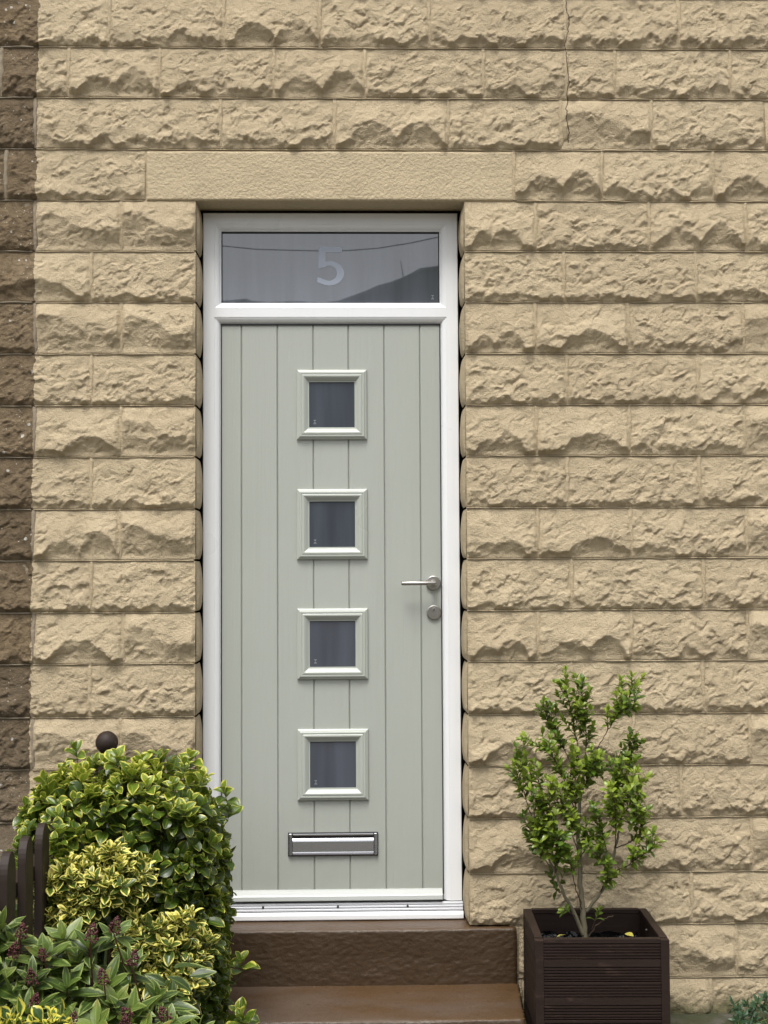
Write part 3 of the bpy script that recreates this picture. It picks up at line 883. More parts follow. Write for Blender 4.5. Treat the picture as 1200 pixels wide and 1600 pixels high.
def rough_step(x0, x1, y0, y1, z0, z1, sd, rnd_=.010, amp=.0018, res=.007, taper=0):
    """block with a rounded nosing and a lumpy painted face: profile sheet front-bottom -> nosing -> back of tread"""
    pts = []
    nf = int((z1 - z0) / res); nt = int((y1 - y0) / res)
    for i in range(nf): pts.append((y0, z0 + (z1 - z0 - rnd_) * i / nf, 0, -1))
    for i in range(6):
        a = math.pi / 2 * i / 5; pts.append((y0 + rnd_ * (1 - math.cos(a)), z1 - rnd_ + rnd_ * math.sin(a), math.sin(a), -math.cos(a)))
    for i in range(1, nt + 1): pts.append((y0 + rnd_ + (y1 - y0 - rnd_) * i / nt, z1, 1, 0))
    n_x = int((x1 - x0) / res)
    P = np.array(pts); s_ = np.concatenate([[0], np.cumsum(np.hypot(np.diff(P[:, 0]), np.diff(P[:, 1])))])
    U, S = np.meshgrid(np.linspace(0, 1, n_x), s_)
    Xb = x0 + U * (x1 - x0)
    fr = np.clip((P[:, 0] - y0) / (y1 - y0), 0, 1)[:, None]
    Xb = Xb - taper * (1 - fr) * U
    lump = amp * (perlin(Xb / .05, S / .022, sd) * .5 + perlin(Xb / .022, S / .010, sd + 1) * .7 + perlin(Xb / .2, S / .08, sd + 2) * 1.0)
    face = np.where(P[:, 2] < .5, 1.0, .22)[:, None]
    lump = lump * face
    Y = P[:, 0][:, None] + P[:, 3][:, None] * lump; Z = P[:, 1][:, None] + P[:, 2][:, None] * lump
    V = np.stack([Xb, Y, Z], -1)
    m_, n2 = V.shape[:2]
    # round the right-hand end
    endf = sstep(.012, 0, (Xb.max(1, keepdims=True) - Xb)); V[..., 1] += endf * .006 * (P[:, 3][:, None] < -.3); V[..., 2] -= endf * .005 * (P[:, 2][:, None] > .3)
    Vf = V.reshape(-1, 3); q = grid_q(n2, m_)
    sidev = []; fq = []
    base = len(Vf)
    right = np.arange(m_) * n2 + n2 - 1
    rb = Vf[right].copy(); rb[:, 1] = y1; rb[:, 2] = np.minimum(rb[:, 2], z1)
    a = np.arange(m_ - 1)
    fq = np.stack([right[a], base + a, base + a + 1, right[a + 1]], 1)
    left = np.arange(m_) * n2; lb_ = Vf[left].copy(); lb_[:, 1] = y1
    fq2 = np.stack([left[a + 1], base + m_ + a + 1, base + m_ + a, left[a]], 1)
    Vall = np.concatenate([Vf, rb, lb_]) - np.array(steps.location)
    return link('step', np_mesh('step', Vall, np.concatenate([q, fq, fq2])), M['step'], steps)


rough_step(-.70, .577, -.036, .12, .09, .3035, 61, res=.0045)
rough_step(-.72, .583, -.425, -.034, -.02, .1135, 71, .014, .003, .008, .026)

# ------------------------------------------------------------------ planter
PW, PH = .424, .3725
pc = (at(818, 1420, -.05) + at(1008, 1418, -.05) + at(837, 1470, -.47) + at(1045, 1467, -.47)) / 4
planter = empty('wooden_planter', (pc[0], pc[1], .002), 'square dark brown grooved decking planter holding the leafy shrub', 'planter', rz=R(-1.9))
hwid = PW / 2
for sx_ in (-1, 1):
    for sy_ in (-1, 1):
        x, y = sx_ * (hwid - .0135), sy_ * (hwid - .0135)
        MB().box(x - .0135, x + .0135, y - .0135, y + .0135, 0, PH - .003).build('corner_post', M['planter'], planter, bevel=.0015)
# grooved decking board profile: (height, relief) two reeded bands with a plain band between
BH = .1180


def board_profile():
    pts = [(0, .004), (.0015, 0)]
    z = .004
    for band in range(2):
        for g in range(5):
            pts += [(z, 0), (z + .0012, .0050), (z + .0036, .0050), (z + .0048, 0)]; z += .0091
        z += .0180 if band == 0 else 0
    pts += [(BH - .0030, 0), (BH - .0012, .004)]
    return pts


bp = board_profile()
for face in range(4):
    ln = PW - .054
    for k in range(3):
        z0 = .0025 + k * (BH + .0008)
        prof2 = [(-hwid + .0025 + d_, z0 + h_) for h_, d_ in bp]
        prof2 += [(-hwid + .0245, z0 + BH - .0012), (-hwid + .0245, z0)]
        b_ = MB().prism(prof2, 'x', -ln / 2 + .0006, ln / 2 - .0006).build('board', M['planter'], planter)
        b_.rotation_euler[2] = face * math.pi / 2
for face in range(4):                       # thin capping strips level with the posts
    ln = PW - .054
    b_ = MB().box(-ln / 2 + .0005, ln / 2 - .0005, -hwid + .001, -hwid + .0262, .0025 + 3 * (BH + .0008), PH - .0005).build('rim', M['planter'], planter, bevel=.0008)
    b_.rotation_euler[2] = face * math.pi / 2
# black liner, crumpled above the soil
nl, nh = 220, 16
th_ = np.linspace(0, 4, nl, endpoint=False); ih = hwid - .029
sq = []
for t in th_:
    s_ = int(t); f_ = (t - s_) * 2 - 1
    sq.append([(f_, -1), (1, f_), (-f_, 1), (-1, -f_)][s_])
sq = np.array(sq) * ih
T_, H_ = np.meshgrid(np.arange(nl), np.linspace(0, 1, nh))
nz = perlin(T_ / 7.0, H_ * 2.2, 81) * .014 + perlin(T_ / 3.0, H_ * 3.5, 82) * .006
inn = 1 - (np.abs(nz) + .012 + .03 * H_ * (perlin(T_ / 11.0, H_ * 0, 84) + .2).clip(0)) / ih
top = .300 + .022 * perlin(T_ / 12.0, H_ * 0, 83)
V = np.stack([sq[T_.astype(int), 0] * inn, sq[T_.astype(int), 1] * inn, .24 + (top - .24) * H_], -1).reshape(-1, 3)
q = grid_q(nl, nh); wrap = np.arange(nh - 1) * nl
q = np.concatenate([q, np.stack([wrap + nl - 1, wrap, wrap + nl, wrap + 2 * nl - 1], 1)])
link('liner', np_mesh('liner', V, q, smooth=False), M['liner'], planter)
xs_ = np.linspace(-ih, ih, 30); Xs, Ys = np.meshgrid(xs_, xs_)
link('soil', np_mesh('soil', np.stack([Xs, Ys, .262 + .008 * perlin(Xs / .05, Ys / .05, 85)], -1).reshape(-1, 3), grid_q(30, 30)), M['soil'], planter)
MB().lathe([(.0042, 0), (.0042, .0015), (.003, .002)], (0, 0, 0), 10).build('screw', M['steel'], planter).location = (hwid - .026, .05, .335)
bpy.data.objects[-1] if False else None

# ------------------------------------------------------------------ picket fence with ball-topped post
FXX = -.85
fence = empty('picket_fence', (FXX, -1.2, 0), 'dark brown picket fence with rounded tops running out from the wall', 'fence')
fof = fence.location
ztop = at(70, 1292, -1.02)[2]
pk = [(-.045, 0), (.045, 0), (.045, ztop - .062)] + [(.045 * math.cos(R(a)), ztop - .062 + .062 * math.sin(R(a))) for a in range(12, 180, 12)] + [(-.045, ztop - .062)]
pv = [(x, y, z) for x in (-.011, .011) for (y, z) in pk]; n = len(pk)
pme = None
for i in range(12):
    y = -.22 - .199 * i
    if pme is None:
        ob = MB().add(pv, [(k, (k + 1) % n, n + (k + 1) % n, n + k) for k in range(n)] + [tuple(range(n))[::-1], tuple(range(n, 2 * n))]).build('picket', M['fence'], fence, bevel=.002)
        pme = ob.data
    else:
        ob = link('picket', pme, None, fence)
    ob.location = Vector((FXX, y, .01)) - fof
for z in (.2, ztop - .12):
    MB().box(FXX - .05, FXX - .0125, -2.55, -.08, z - .02, z + .02).build('rail', M['fence'], fence, off=fof)
bc = at(167, 1160, -.10)
post = MB().box(bc[0] - .035, bc[0] + .035, -.135, -.065, 0, bc[2] - .06).box(bc[0] - .042, bc[0] + .042, -.142, -.058, bc[2] - .0595, bc[2] - .047).build('post', M['fence'], fence, bevel=.002, off=fof)
ball = MB().add(*(lambda n_, m_: ([(bc[0] + .0385 * math.sin(math.pi * i / m_) * math.cos(2 * math.pi * k / n_), -.10 + .0385 * math.sin(math.pi * i / m_) * math.sin(2 * math.pi * k / n_), bc[2] + .0385 * math.cos(math.pi * i / m_)) for i in range(m_ + 1) for k in range(n_)],
      [(i * n_ + k, i * n_ + (k + 1) % n_, (i + 1) * n_ + (k + 1) % n_, (i + 1) * n_ + k) for i in range(m_) for k in range(n_)]))(28, 18))
ball.tube([(bc[0], -.10, bc[2] - .05), (bc[0], -.10, bc[2] - .03)], .02, 14)
ball.build('ball_finial', M['fence'], post, smooth=True, off=fof)


# ------------------------------------------------------------------ leaves and plants
def leaf_mesh(L, W, shape, fold, curl, rnd, nu=5, nv=8, wave=0.0, sd=0, twist=0):
    """blade along +y, upper side +z"""
    tt = np.linspace(0, 1, nv); ss = np.linspace(-1, 1, nu)
    if shape == 'obovate': w = np.sin(math.pi * tt ** 1.35) ** .72 * (1 - .1 * tt)
    elif shape == 'lance': w = np.sin(math.pi * tt ** .92) ** .85
    else: w = np.sin(math.pi * tt ** 1.05) ** .8
    w = np.clip(w, .05, 1); w[0] = .10; w[-1] = .06
    V = []; UV = []
    rs = np.random.default_rng(sd)
    ph = rs.uniform(0, 6)
    for j_, t in enumerate(tt):
        ang = curl * t
        cy = L * (math.sin(ang) / curl if abs(curl) > 1e-3 else t); cz = L * ((math.cos(ang) - 1) / curl if abs(curl) > 1e-3 else 0)
        nrm = np.array([0, math.sin(ang), math.cos(ang)])
        for s_ in ss:
            x = s_ * W / 2 * w[j_]
            up_ = abs(s_) * fold * W / 2 * w[j_] + wave * W * math.sin(t * 9 + ph + (2 if s_ < 0 else 0)) * abs(s_) ** 2
            tw = twist * t
            V.append(np.array([x * math.cos(tw), cy, cz + x * math.sin(tw)]) + nrm * up_); UV.append((s_, t))
    return np.array(V), grid_q(nu, nv), np.array(UV), rnd


class Plant:
    def __init__(s, root, mat, variants, stem_mat, limit=300):
        s.root, s.mat, s.var, s.stem_mat, s.limit = root, mat, variants, stem_mat, limit
        s.leaves = []; s.stems = MB(); s.order = sorted(range(len(variants)), key=lambda i: variants[i][3])

    def leaf(s, p, d, nrm, size=1.0, tone=None):
        d = np.array(d, float); d /= np.linalg.norm(d); nrm = np.array(nrm, float); nrm = nrm - d * nrm.dot(d)
        l_ = np.linalg.norm(nrm)
        if l_ < 1e-3: nrm = np.array([.3, -.5, .8]); nrm = nrm - d * nrm.dot(d); l_ = np.linalg.norm(nrm)
        nrm /= l_
        k = rng.integers(len(s.var)) if tone is None else s.order[int(np.clip(tone + rng.normal(0, .13), 0, .999) * len(s.var))]
        s.leaves.append((np.array(p, float), d, nrm, size * rng.uniform(.82, 1.15), k))

    def shoot(s, p, ax, pairs, spacing, size, spread0=25, spread1=70, whorl=2, base=None, stem_r=.0014, tone=None):
        """leaves in crossed pairs down a shoot whose tip is p and which points along ax"""
        p = np.array(p, float); ax = np.array(ax, float); ax /= np.linalg.norm(ax)
        e1 = np.cross(ax, [.31, .77, .2]); e1 /= np.linalg.norm(e1); e2 = np.cross(ax, e1)
        th = rng.uniform(0, 6.28)
        for k in range(pairs):
            q_ = p - ax * spacing * k; sp = R(spread0 + (spread1 - spread0) * k / max(1, pairs - 1) + rng.normal(0, 7))
            f_ = size * (.62 + .38 * min(1, k / 2.0))
            tn = None if tone is None else tone - .09 * k
            for w_ in range(whorl):
                a_ = th + 2 * math.pi * w_ / whorl + k * math.pi / 2 * (1 if whorl == 2 else .62) + rng.normal(0, .22)
                o_ = e1 * math.cos(a_) + e2 * math.sin(a_)
                s.leaf(q_, ax * math.cos(sp) + o_ * math.sin(sp), ax * math.sin(sp) - o_ * math.cos(sp) + rng.normal(0, .15, 3), f_, tn)
        end = p - ax * spacing * pairs
        if base is not None:
            b = np.array(base, float); mid = (end + b) / 2 + rng.normal(0, .01, 3) - np.array([0, 0, .01])
            s.stems.tube([p, end, mid, b], [stem_r * .7, stem_r, stem_r * 1.5, stem_r * 2.0], 4, cap=False)

    def finish(s, leaf_name='leaf'):
        meshes = []
        for (V, Q, UV, r_) in s.var:
            me = np_mesh(leaf_name, V, Q, True, UV, np.full(len(V), r_)); me.materials.append(s.mat); meshes.append(me)
        off = np.array(s.root.location)
        dist = [np.linalg.norm(l[0] - CAM) - .8 * l[3] * .03 for l in s.leaves]
        order = np.argsort(dist)
        # those that show largest: near the camera and inside the picture
        vis = []
        for i in order:
            c = MC.T @ (s.leaves[i][0] - CAM); x, y = 600 + F * c[0] / -c[2], 800 - F * c[1] / -c[2]
            if -10 < x < 1210 and y < 1612: vis.append(i)
        single = set(vis[:s.limit])
        VV = []; QQ = []; UU = []; RR = []; n = 0
        for i, (p, d, nr, sz, k) in enumerate(s.leaves):
            x = np.cross(d, nr)
            if i in single:
                o = link(leaf_name, meshes[k], None, s.root)
                m = Matrix(((x[0] * sz, d[0] * sz, nr[0] * sz, p[0] - off[0]), (x[1] * sz, d[1] * sz, nr[1] * sz, p[1] - off[1]), (x[2] * sz, d[2] * sz, nr[2] * sz, p[2] - off[2]), (0, 0, 0, 1)))
                o.matrix_basis = m
            else:
                V, Q, UV, r_ = s.var[k]
                VV.append((V * sz) @ np.stack([x, d, nr]) + p - off); QQ.append(Q + n); n += len(V); UU.append(UV); RR.append(np.full(len(V), r_))
        if VV:
            o = link('foliage', np_mesh('foliage', np.concatenate(VV), np.concatenate(QQ), True, np.concatenate(UU), np.concatenate(RR)), s.mat, s.root)
            o['kind'] = 'stuff'
        if s.stems.v:
            s.stems.build('stems', s.stem_mat, s.root, smooth=True, off=s.root.location)


def variants(n, L, W, shape, fold, curl, wave=.0, nu=5, nv=8, seed=0):
    rs = np.random.default_rng(seed); out = []
    for i in range(n):
        out.append(leaf_mesh(L * rs.uniform(.82, 1.12), W * rs.uniform(.85, 1.15), shape, fold * rs.uniform(.5, 1.4), curl * rs.uniform(.2, 1.7) + rs.normal(0, .1), (i + .5) / n, nu, nv, wave, seed * 50 + i, rs.normal(0, .25)))
    return out


# --- big clipped hedge beside the step
def sq_point(c, h, u, v, pw=.45):
    """point and outward normal on a box-like ellipsoid"""
    d = np.array([math.cos(v) * math.sin(u), -math.cos(v) * math.cos(u), math.sin(v)])
    k = (np.abs(d / h) ** (2 / pw)).sum() ** (-pw / 2)
    n = np.sign(d) * np.abs(d * k / h) ** (2 / pw - 1) / h
    return c + d * k, n / np.linalg.norm(n)


HG = empty('euonymus_hedge', (-.64, -.5, 0), 'tall glossy green hedge bush with yellow-edged leaves left of the steps', 'bush')
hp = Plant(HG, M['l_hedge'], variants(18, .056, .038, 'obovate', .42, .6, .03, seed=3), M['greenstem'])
HC, HH = np.array([-.690, -.52, .455]), np.array([.296, .33, .487])
for i in range(640):
    u = rng.uniform(-1.7, 1.9); v = math.asin(rng.uniform(-.75, 1))
    p, n_ = sq_point(HC, HH, u, v)
    if p[1] > -.3 and n_[2] < .5 and p[0] < -.5: continue
    if p[2] < .03: continue
    lump = 1 + .055 * float(perlin(p[0] / .12 + 5, p[2] / .12 + p[1] / .15, 33))
    p = HC + (p - HC) * lump + n_ * rng.normal(-.012, .014)
    if n_[2] > .6: p[2] += rng.uniform(-.02, .022)
    ax = n_ * rng.uniform(.45, .9) + np.array([0, 0, rng.uniform(.55, 1.1)]) + rng.normal(0, .22, 3)
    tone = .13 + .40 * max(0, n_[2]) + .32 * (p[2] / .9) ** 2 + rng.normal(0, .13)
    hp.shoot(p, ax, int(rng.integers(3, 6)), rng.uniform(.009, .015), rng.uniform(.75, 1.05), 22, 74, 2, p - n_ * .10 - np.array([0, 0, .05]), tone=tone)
for i in range(3600):
    u = rng.uniform(-3.1, 3.1); v = math.asin(rng.uniform(-.8, 1))
    p, n_ = sq_point(HC, HH * rng.uniform(.66, .95), u, v)
    if p[2] < .03: continue
    hp.leaf(p, n_ * .5 + rng.normal(0, .6, 3) + np.array([0, 0, .3]), n_ + rng.normal(0, .5, 3), 1.05, .12)  # inner leaves kept dark: shade inside the hedge put into leaf tone
for (px, py, Y) in [(42, 1262, -.7), (58, 1268, -.72), (70, 1285, -.75), (88, 1262, -.7), (118, 1172, -.45), (100, 1205, -.5), (105, 1275, -.74), (50, 1290, -.72), (92, 1222, -.6), (75, 1250, -.66), (84, 1290, -.78), (248, 1182, -.55), (298, 1184, -.55), (182, 1182, -.6), (350, 1236, -.5), (92, 1300, -.9), (104, 1318, -.9), (96, 1335, -.92), (112, 1295, -.88), (90, 1275, -.86), (100, 1350, -.93), (86, 1318, -.92), (165, 1192, -.5), (150, 1190, -.5), (140, 1200, -.5), (195, 1196, -.5), (358, 1262, -.45), (376, 1502, -.6), (372, 1580, -.7), (378, 1592, -.75)]:
    p = at(px, py, Y); hp.shoot(p, (rng.normal(0, .25) - .1, -.4, 1), 4, .012, 1.0, 25, 72, 2, p + np.array([.1 if px < 200 else -.08, .04, -.12]), tone=.62)
MB().tube([(-.64, -.5, 0), (-.64, -.5, .25), (-.62, -.48, .5)], [.022, .018, .012], 8).tube([(-.62, -.52, 0), (-.55, -.55, .2), (-.5, -.56, .42)], [.018, .013, .008], 8).tube([(-.66, -.5, 0), (-.75, -.55, .22), (-.8, -.56, .42)], [.018, .013, .008], 8).build('trunk', M['twig'], HG, off=HG.location)
hp.finish()


# --- two golden variegated bushes growing through its front
def clump_bush(name, label, group, ells, mat, var, n, pairs, size, up, tone0, stemmat='greenstem', whorl=2, spacing=(.007, .012), sp=(22, 72)):
    c0 = ells[0][0]
    root = empty(name, (c0[0], c0[1], 0), label, 'bush', group)
    pl = Plant(root, mat, var, M[stemmat])
    tot = sum(np.prod(e[1]) ** (2 / 3) for e in ells)
    for c, h in ells:
        for i in range(int(n * np.prod(h) ** (2 / 3) / tot)):
            u = rng.uniform(-1.9, 1.9); v = math.asin(rng.uniform(-.45, 1))
            p, n_ = sq_point(c, h, u, v, .9)
            p = p + n_ * rng.normal(-.01, .012)
            ax = n_ * rng.uniform(.5, 1) + np.array([0, 0, up]) + rng.normal(0, .25, 3)
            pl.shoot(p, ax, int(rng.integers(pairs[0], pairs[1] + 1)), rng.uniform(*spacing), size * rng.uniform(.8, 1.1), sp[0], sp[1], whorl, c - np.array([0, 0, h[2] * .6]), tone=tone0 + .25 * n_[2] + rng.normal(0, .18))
        for i in range(int(.6 * n * np.prod(h) ** (2 / 3) / tot)):
            u = rng.uniform(-3, 3); v = math.asin(rng.uniform(-.8, 1)); p, n_ = sq_point(c, h * rng.uniform(.5, .85), u, v, .9)
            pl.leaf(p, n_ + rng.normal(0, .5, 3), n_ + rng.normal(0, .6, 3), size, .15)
        pl.stems.tube([(c0[0], c0[1], 0), (c0[0] * .6 + c[0] * .4, c0[1] * .6 + c[1] * .4, c[2] * .5), tuple(c)], [.008, .006, .003], 6)
    return root, pl


def ell(px, py, Y, rx, ry, rz_):
    """ellipsoid centred at a photo pixel, radii in photo pixels across / up and metres in depth"""
    s_ = (Y + D) / F
    return at(px, py, Y), np.array([rx * s_, rz_, ry * s_])


gv = variants(14, .050, .0255, 'obovate', .42, .4, .04, seed=5)
_, pl = clump_bush('variegated_bush', 'golden variegated bush beside the picket fence, below the hedge top', 'golden variegated bushes',
                   [ell(150, 1388, -.93, 66, 52, .07), ell(200, 1382, -.9, 34, 58, .06), ell(100, 1385, -.95, 42, 42, .06), ell(178, 1350, -.9, 40, 30, .05), ell(100, 1430, -.97, 50, 30, .06)], M['l_gold'], gv, 150, (3, 5), 1.0, 1.1, .50)
pl.finish()
_, pl = clump_bush('variegated_bush', 'golden variegated bush low against the hedge, nearest the brown steps', 'golden variegated bushes',
                   [ell(262, 1492, -.95, 56, 54, .07), ell(290, 1470, -.93, 38, 45, .06), ell(230, 1475, -.97, 40, 42, .06), ell(262, 1540, -.98, 60, 36, .07)], M['l_gold'], gv, 125, (3, 5), 1.0, 1.1, .46)
pl.finish()
# --- bright cream-edged plant in the bottom corner
cv = variants(8, .044, .026, 'obovate', .35, .5, .05, seed=8)
_, pl = clump_bush('cream_edged_bush', 'bright cream and yellow edged leaves in the bottom left corner', None,
                   [ell(22, 1606, -1.85, 28, 20, .05), ell(78, 1602, -1.85, 26, 20, .05)], M['l_cream'], cv, 24, (2, 4), 1.0, .8, .55)
pl.finish()

# --- skimmia with dark red bud clusters
SK = empty('skimmia_bush', (at(120, 1560, -1.6)[0], -1.6, 0), 'broad-leaved bush with dark red bud clusters in the foreground', 'bush')
sp_ = Plant(SK, M['l_skim'], variants(14, .100, .037, 'lance', .26, .45, .03, 5, 10, seed=11), M['redtwig'])
wh = [(20, 1462, -1.58, .95), (2, 1440, -1.56, .95), (-14, 1475, -1.61, 1), (100, 1455, -1.52, .9), (-6, 1600, -1.76, 1.1), (68, 1482, -1.60, 1), (138, 1470, -1.56, 1), (182, 1450, -1.52, .8), (206, 1505, -1.56, .9), (50, 1522, -1.66, 1), (105, 1532, -1.64, 1.1), (162, 1530, -1.60, 1),
      (46, 1572, -1.72, 1.05), (98, 1580, -1.68, .9), (205, 1585, -1.66, 1.15), (262, 1592, -1.62, 1.1), (-8, 1520, -1.66, 1.1), (150, 1592, -1.70, 1.1), (8, 1572, -1.70, 1), (245, 1548, -1.52, .85), (310, 1606, -1.56, .9), (120, 1500, -1.56, .95), (30, 1500, -1.56, .9), (180, 1560, -1.64, .95), (80, 1550, -1.62, .9), (225, 1610, -1.72, 1.1)]
for (px, py, Y, s_) in wh:
    p = at(px, py + 12, Y)
    ax = np.array([rng.normal(0, .28), -.45 + rng.normal(0, .15), 1.0])
    sp_.shoot(p, ax, 3, .011, s_ * .95, 26, 66, 3, (p[0] * .8 + SK.location[0] * .2, p[1] + .05, p[2] - .22), .0026, tone=.58 + rng.normal(0, .16))
    for k in range(4):
        sp_.leaf(p - np.array([0, 0, .035]) + rng.normal(0, .012, 3), rng.normal(0, 1, 3) * np.array([1, .6, .35]), np.array([0, -.4, 1]) + rng.normal(0, .3, 3), s_, .2)
for i in range(160):
    p = at(rng.uniform(-20, 300), rng.uniform(1510, 1700), rng.uniform(-1.55, -1.3))
    sp_.leaf(p, rng.normal(0, 1, 3) * np.array([1, .6, .5]), np.array([0, -.5, 1]) + rng.normal(0, .4, 3), .9, .12)
sp_.finish()
# bud cluster: a cone of small round buds
bm_ = []; bf_ = []
ico = [(0, 0, 1), (.894, 0, .447), (.276, .851, .447), (-.724, .526, .447), (-.724, -.526, .447), (.276, -.851, .447), (.724, .526, -.447), (-.276, .851, -.447), (-.894, 0, -.447), (-.276, -.851, -.447), (.724, -.526, -.447), (0, 0, -1)]
icf = [(0, 1, 2), (0, 2, 3), (0, 3, 4), (0, 4, 5), (0, 5, 1), (1, 6, 2), (2, 7, 3), (3, 8, 4), (4, 9, 5), (5, 10, 1), (6, 7, 2), (7, 8, 3), (8, 9, 4), (9, 10, 5), (10, 6, 1), (11, 7, 6), (11, 8, 7), (11, 9, 8), (11, 10, 9), (11, 6, 10)]


def bud_cluster(sd, n=75):
    rs = np.random.default_rng(sd); V = []; Fq = []
    for i in range(n):
        t = rs.uniform(0, 1) ** .8; rr = .0125 * math.sin(math.pi * min(1, .18 + .82 * t) ** .75) ** .8 * rs.uniform(.75, 1.05); a = rs.uniform(0, 6.28)
        c = np.array([rr * math.cos(a), rr * math.sin(a), t * .036]); r_ = rs.uniform(.0017, .0028)
        Fq += [tuple(k + len(V) for k in f_) for f_ in icf]; V += [c + np.array(q_) * r_ for q_ in ico]
    return np_mesh('bud_cluster', np.array(V), np.array(Fq))


buds = [bud_cluster(i) for i in range(4)]
for b in buds: b.materials.append(M['bud'])
bl = [(32, 1452, -1.62, .95), (20, 1482, -1.64, 1), (70, 1484, -1.66, .8), (52, 1524, -1.7, .95), (141, 1458, -1.64, 1.1), (178, 1444, -1.6, 1), (206, 1496, -1.64, 1), (163, 1524, -1.66, .95), (50, 1562, -1.8, .9), (203, 1576, -1.72, .85), (262, 1582, -1.69, 1), (110, 1588, -1.78, .8), (196, 1600, -1.78, 1)]
bst = MB()
for i, (px, py, Y, s_) in enumerate(bl):
    s_ *= 1.12; p = at(px, py + 15, Y); o = link('bud_cluster', buds[i % 4], None, SK); o.location = Vector(p) - SK.location
    o.rotation_euler = (R(rng.normal(12, 10)), R(rng.normal(0, 14)), rng.uniform(0, 6)); o.scale = (s_,) * 3
    bst.tube([p + np.array([0, 0, .03]) * s_, p, p + np.array([rng.normal(0, .02), .05, -.12])], [.0012, .0018, .0024], 5)
tag(bst.build('bud_stem', M['redtwig'], SK, off=SK.location), kind='stuff')

# --- shrub growing in the planter
YS = -.262
SH = empty('potted_shrub', tuple(at(915, 1470, YS)), 'loose small-leaved green shrub growing in the dark wooden planter', 'shrub')
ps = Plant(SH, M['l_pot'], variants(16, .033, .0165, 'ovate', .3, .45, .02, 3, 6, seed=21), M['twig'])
trunk = MB()


def br(pts, r0, r1, leafy=.0, twigs=0, tl=.075, dens=.0075, size=1.0, tone=.5, dy=0.0):
    """branch through photo pixels (x, y, depth offset); leaves from fraction `leafy` on, with side twigs"""
    P = [at(x, y, YS + z) for x, y, z in pts]
    # resample smoothly
    Q_ = []
    for i in range(len(P) - 1):
        p0, p1, p2, p3 = P[max(i - 1, 0)], P[i], P[i + 1], P[min(i + 2, len(P) - 1)]
        for t in np.linspace(0, 1, 6, endpoint=False):
            Q_.append(.5 * (2 * p1 + (p2 - p0) * t + (2 * p0 - 5 * p1 + 4 * p2 - p3) * t * t + (3 * p1 - p0 - 3 * p2 + p3) * t ** 3))
    Q_.append(P[-1]); Q_ = np.array(Q_)
    Q_[1:-1] += rng.normal(0, .0012, Q_[1:-1].shape)
    rad = np.linspace(r0, r1, len(Q_))
    (trunk if r0 > .0042 else ps.stems).tube(Q_, rad, 7 if r0 > .0042 else 5)
    seg = np.linalg.norm(np.diff(Q_, axis=0), axis=1); cum = np.concatenate([[0], np.cumsum(seg)]); tot = cum[-1]
    if leafy < 1:
        leafs(Q_, cum, leafy * tot, dens, size, tone)
    for k in range(twigs):
        s_ = tot * (leafy + (1 - leafy) * (k + rng.uniform(.1, .9)) / twigs) * .88
        i = min(np.searchsorted(cum, s_), len(Q_) - 1); p = Q_[i]; d = Q_[min(i + 1, len(Q_) - 1)] - Q_[max(i - 1, 0)]; d /= np.linalg.norm(d)
        side = rng.normal(0, 1, 3); side -= d * side.dot(d); side /= np.linalg.norm(side)
        dd = d * .55 + side * .8 + np.array([0, 0, .55]); dd /= np.linalg.norm(dd)
        ln = tl * rng.uniform(.55, 1.2)
        T = np.array([p + dd * ln * t + np.array([0, 0, .012]) * t * t for t in np.linspace(0, 1, 6)])
        ps.stems.tube(T, np.linspace(.0012, .0006, 6), 4)
        c2 = np.concatenate([[0], np.cumsum(np.linalg.norm(np.diff(T, axis=0), axis=1))])
        leafs(T, c2, .012, dens, size, tone + rng.normal(0, .1))


def leafs(Q_, cum, s0, dens, size, tone):
    s_ = s0; a = rng.uniform(0, 6.28); tot = cum[-1]
    while s_ <= tot:
        i = min(np.searchsorted(cum, s_), len(Q_) - 1); i0 = max(i - 1, 0)
        f_ = (s_ - cum[i0]) / max(1e-6, cum[i] - cum[i0]) if i > i0 else 0
        p = Q_[i0] + (Q_[i] - Q_[i0]) * f_; d = Q_[min(i + 1, len(Q_) - 1)] - Q_[i0]; d = d / np.linalg.norm(d)
        e1 = np.cross(d, [.3, .8, .1]); e1 /= np.linalg.norm(e1); e2 = np.cross(d, e1)
        o_ = e1 * math.cos(a) + e2 * math.sin(a); sp = R(rng.normal(56, 11)) * (1 - .45 * (s_ / tot) ** 6)
        end = (s_ / tot) ** 5
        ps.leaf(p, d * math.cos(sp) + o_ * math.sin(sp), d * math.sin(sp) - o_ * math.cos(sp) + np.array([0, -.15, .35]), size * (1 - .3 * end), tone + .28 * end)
        a += 2.4 + rng.normal(0, .3); s_ += dens * rng.uniform(.7, 1.3)
    for k in range(3):
        p = Q_[-1]; d = Q_[-1] - Q_[-2]; d = d / np.linalg.norm(d)
        ps.leaf(p, d + rng.normal(0, .35, 3), np.array([0, -.5, .6]) + rng.normal(0, .4, 3), size * .7, tone + .3)


br([(914, 1468, 0), (911, 1425, 0), (907, 1385, 0), (906, 1340, .01), (903, 1290, .02), (908, 1240, .03), (913, 1200, .03)], .0105, .0045, 1)
br([(912, 1462, 0), (896, 1425, -.02), (880, 1395, -.04), (868, 1365, -.05), (856, 1338, -.06)], .0075, .0028, 1)
br([(916, 1425, 0), (938, 1395, -.01), (953, 1365, -.02), (962, 1325, -.02), (970, 1280, -.02), (974, 1240, -.02)], .0060, .0026, 1)
br([(918, 1466, 0), (930, 1448, -.02), (945, 1436, -.03), (958, 1430, -.04)], .003, .0015, 1)
br([(924, 1452, -.02), (930, 1438, -.03), (936, 1424, -.03)], .0012, .0008, .5, 0, dens=.005)
br([(900, 1432, -.02), (888, 1424, -.05), (880, 1422, -.06)], .0012, .0008, .6, 0, dens=.006)
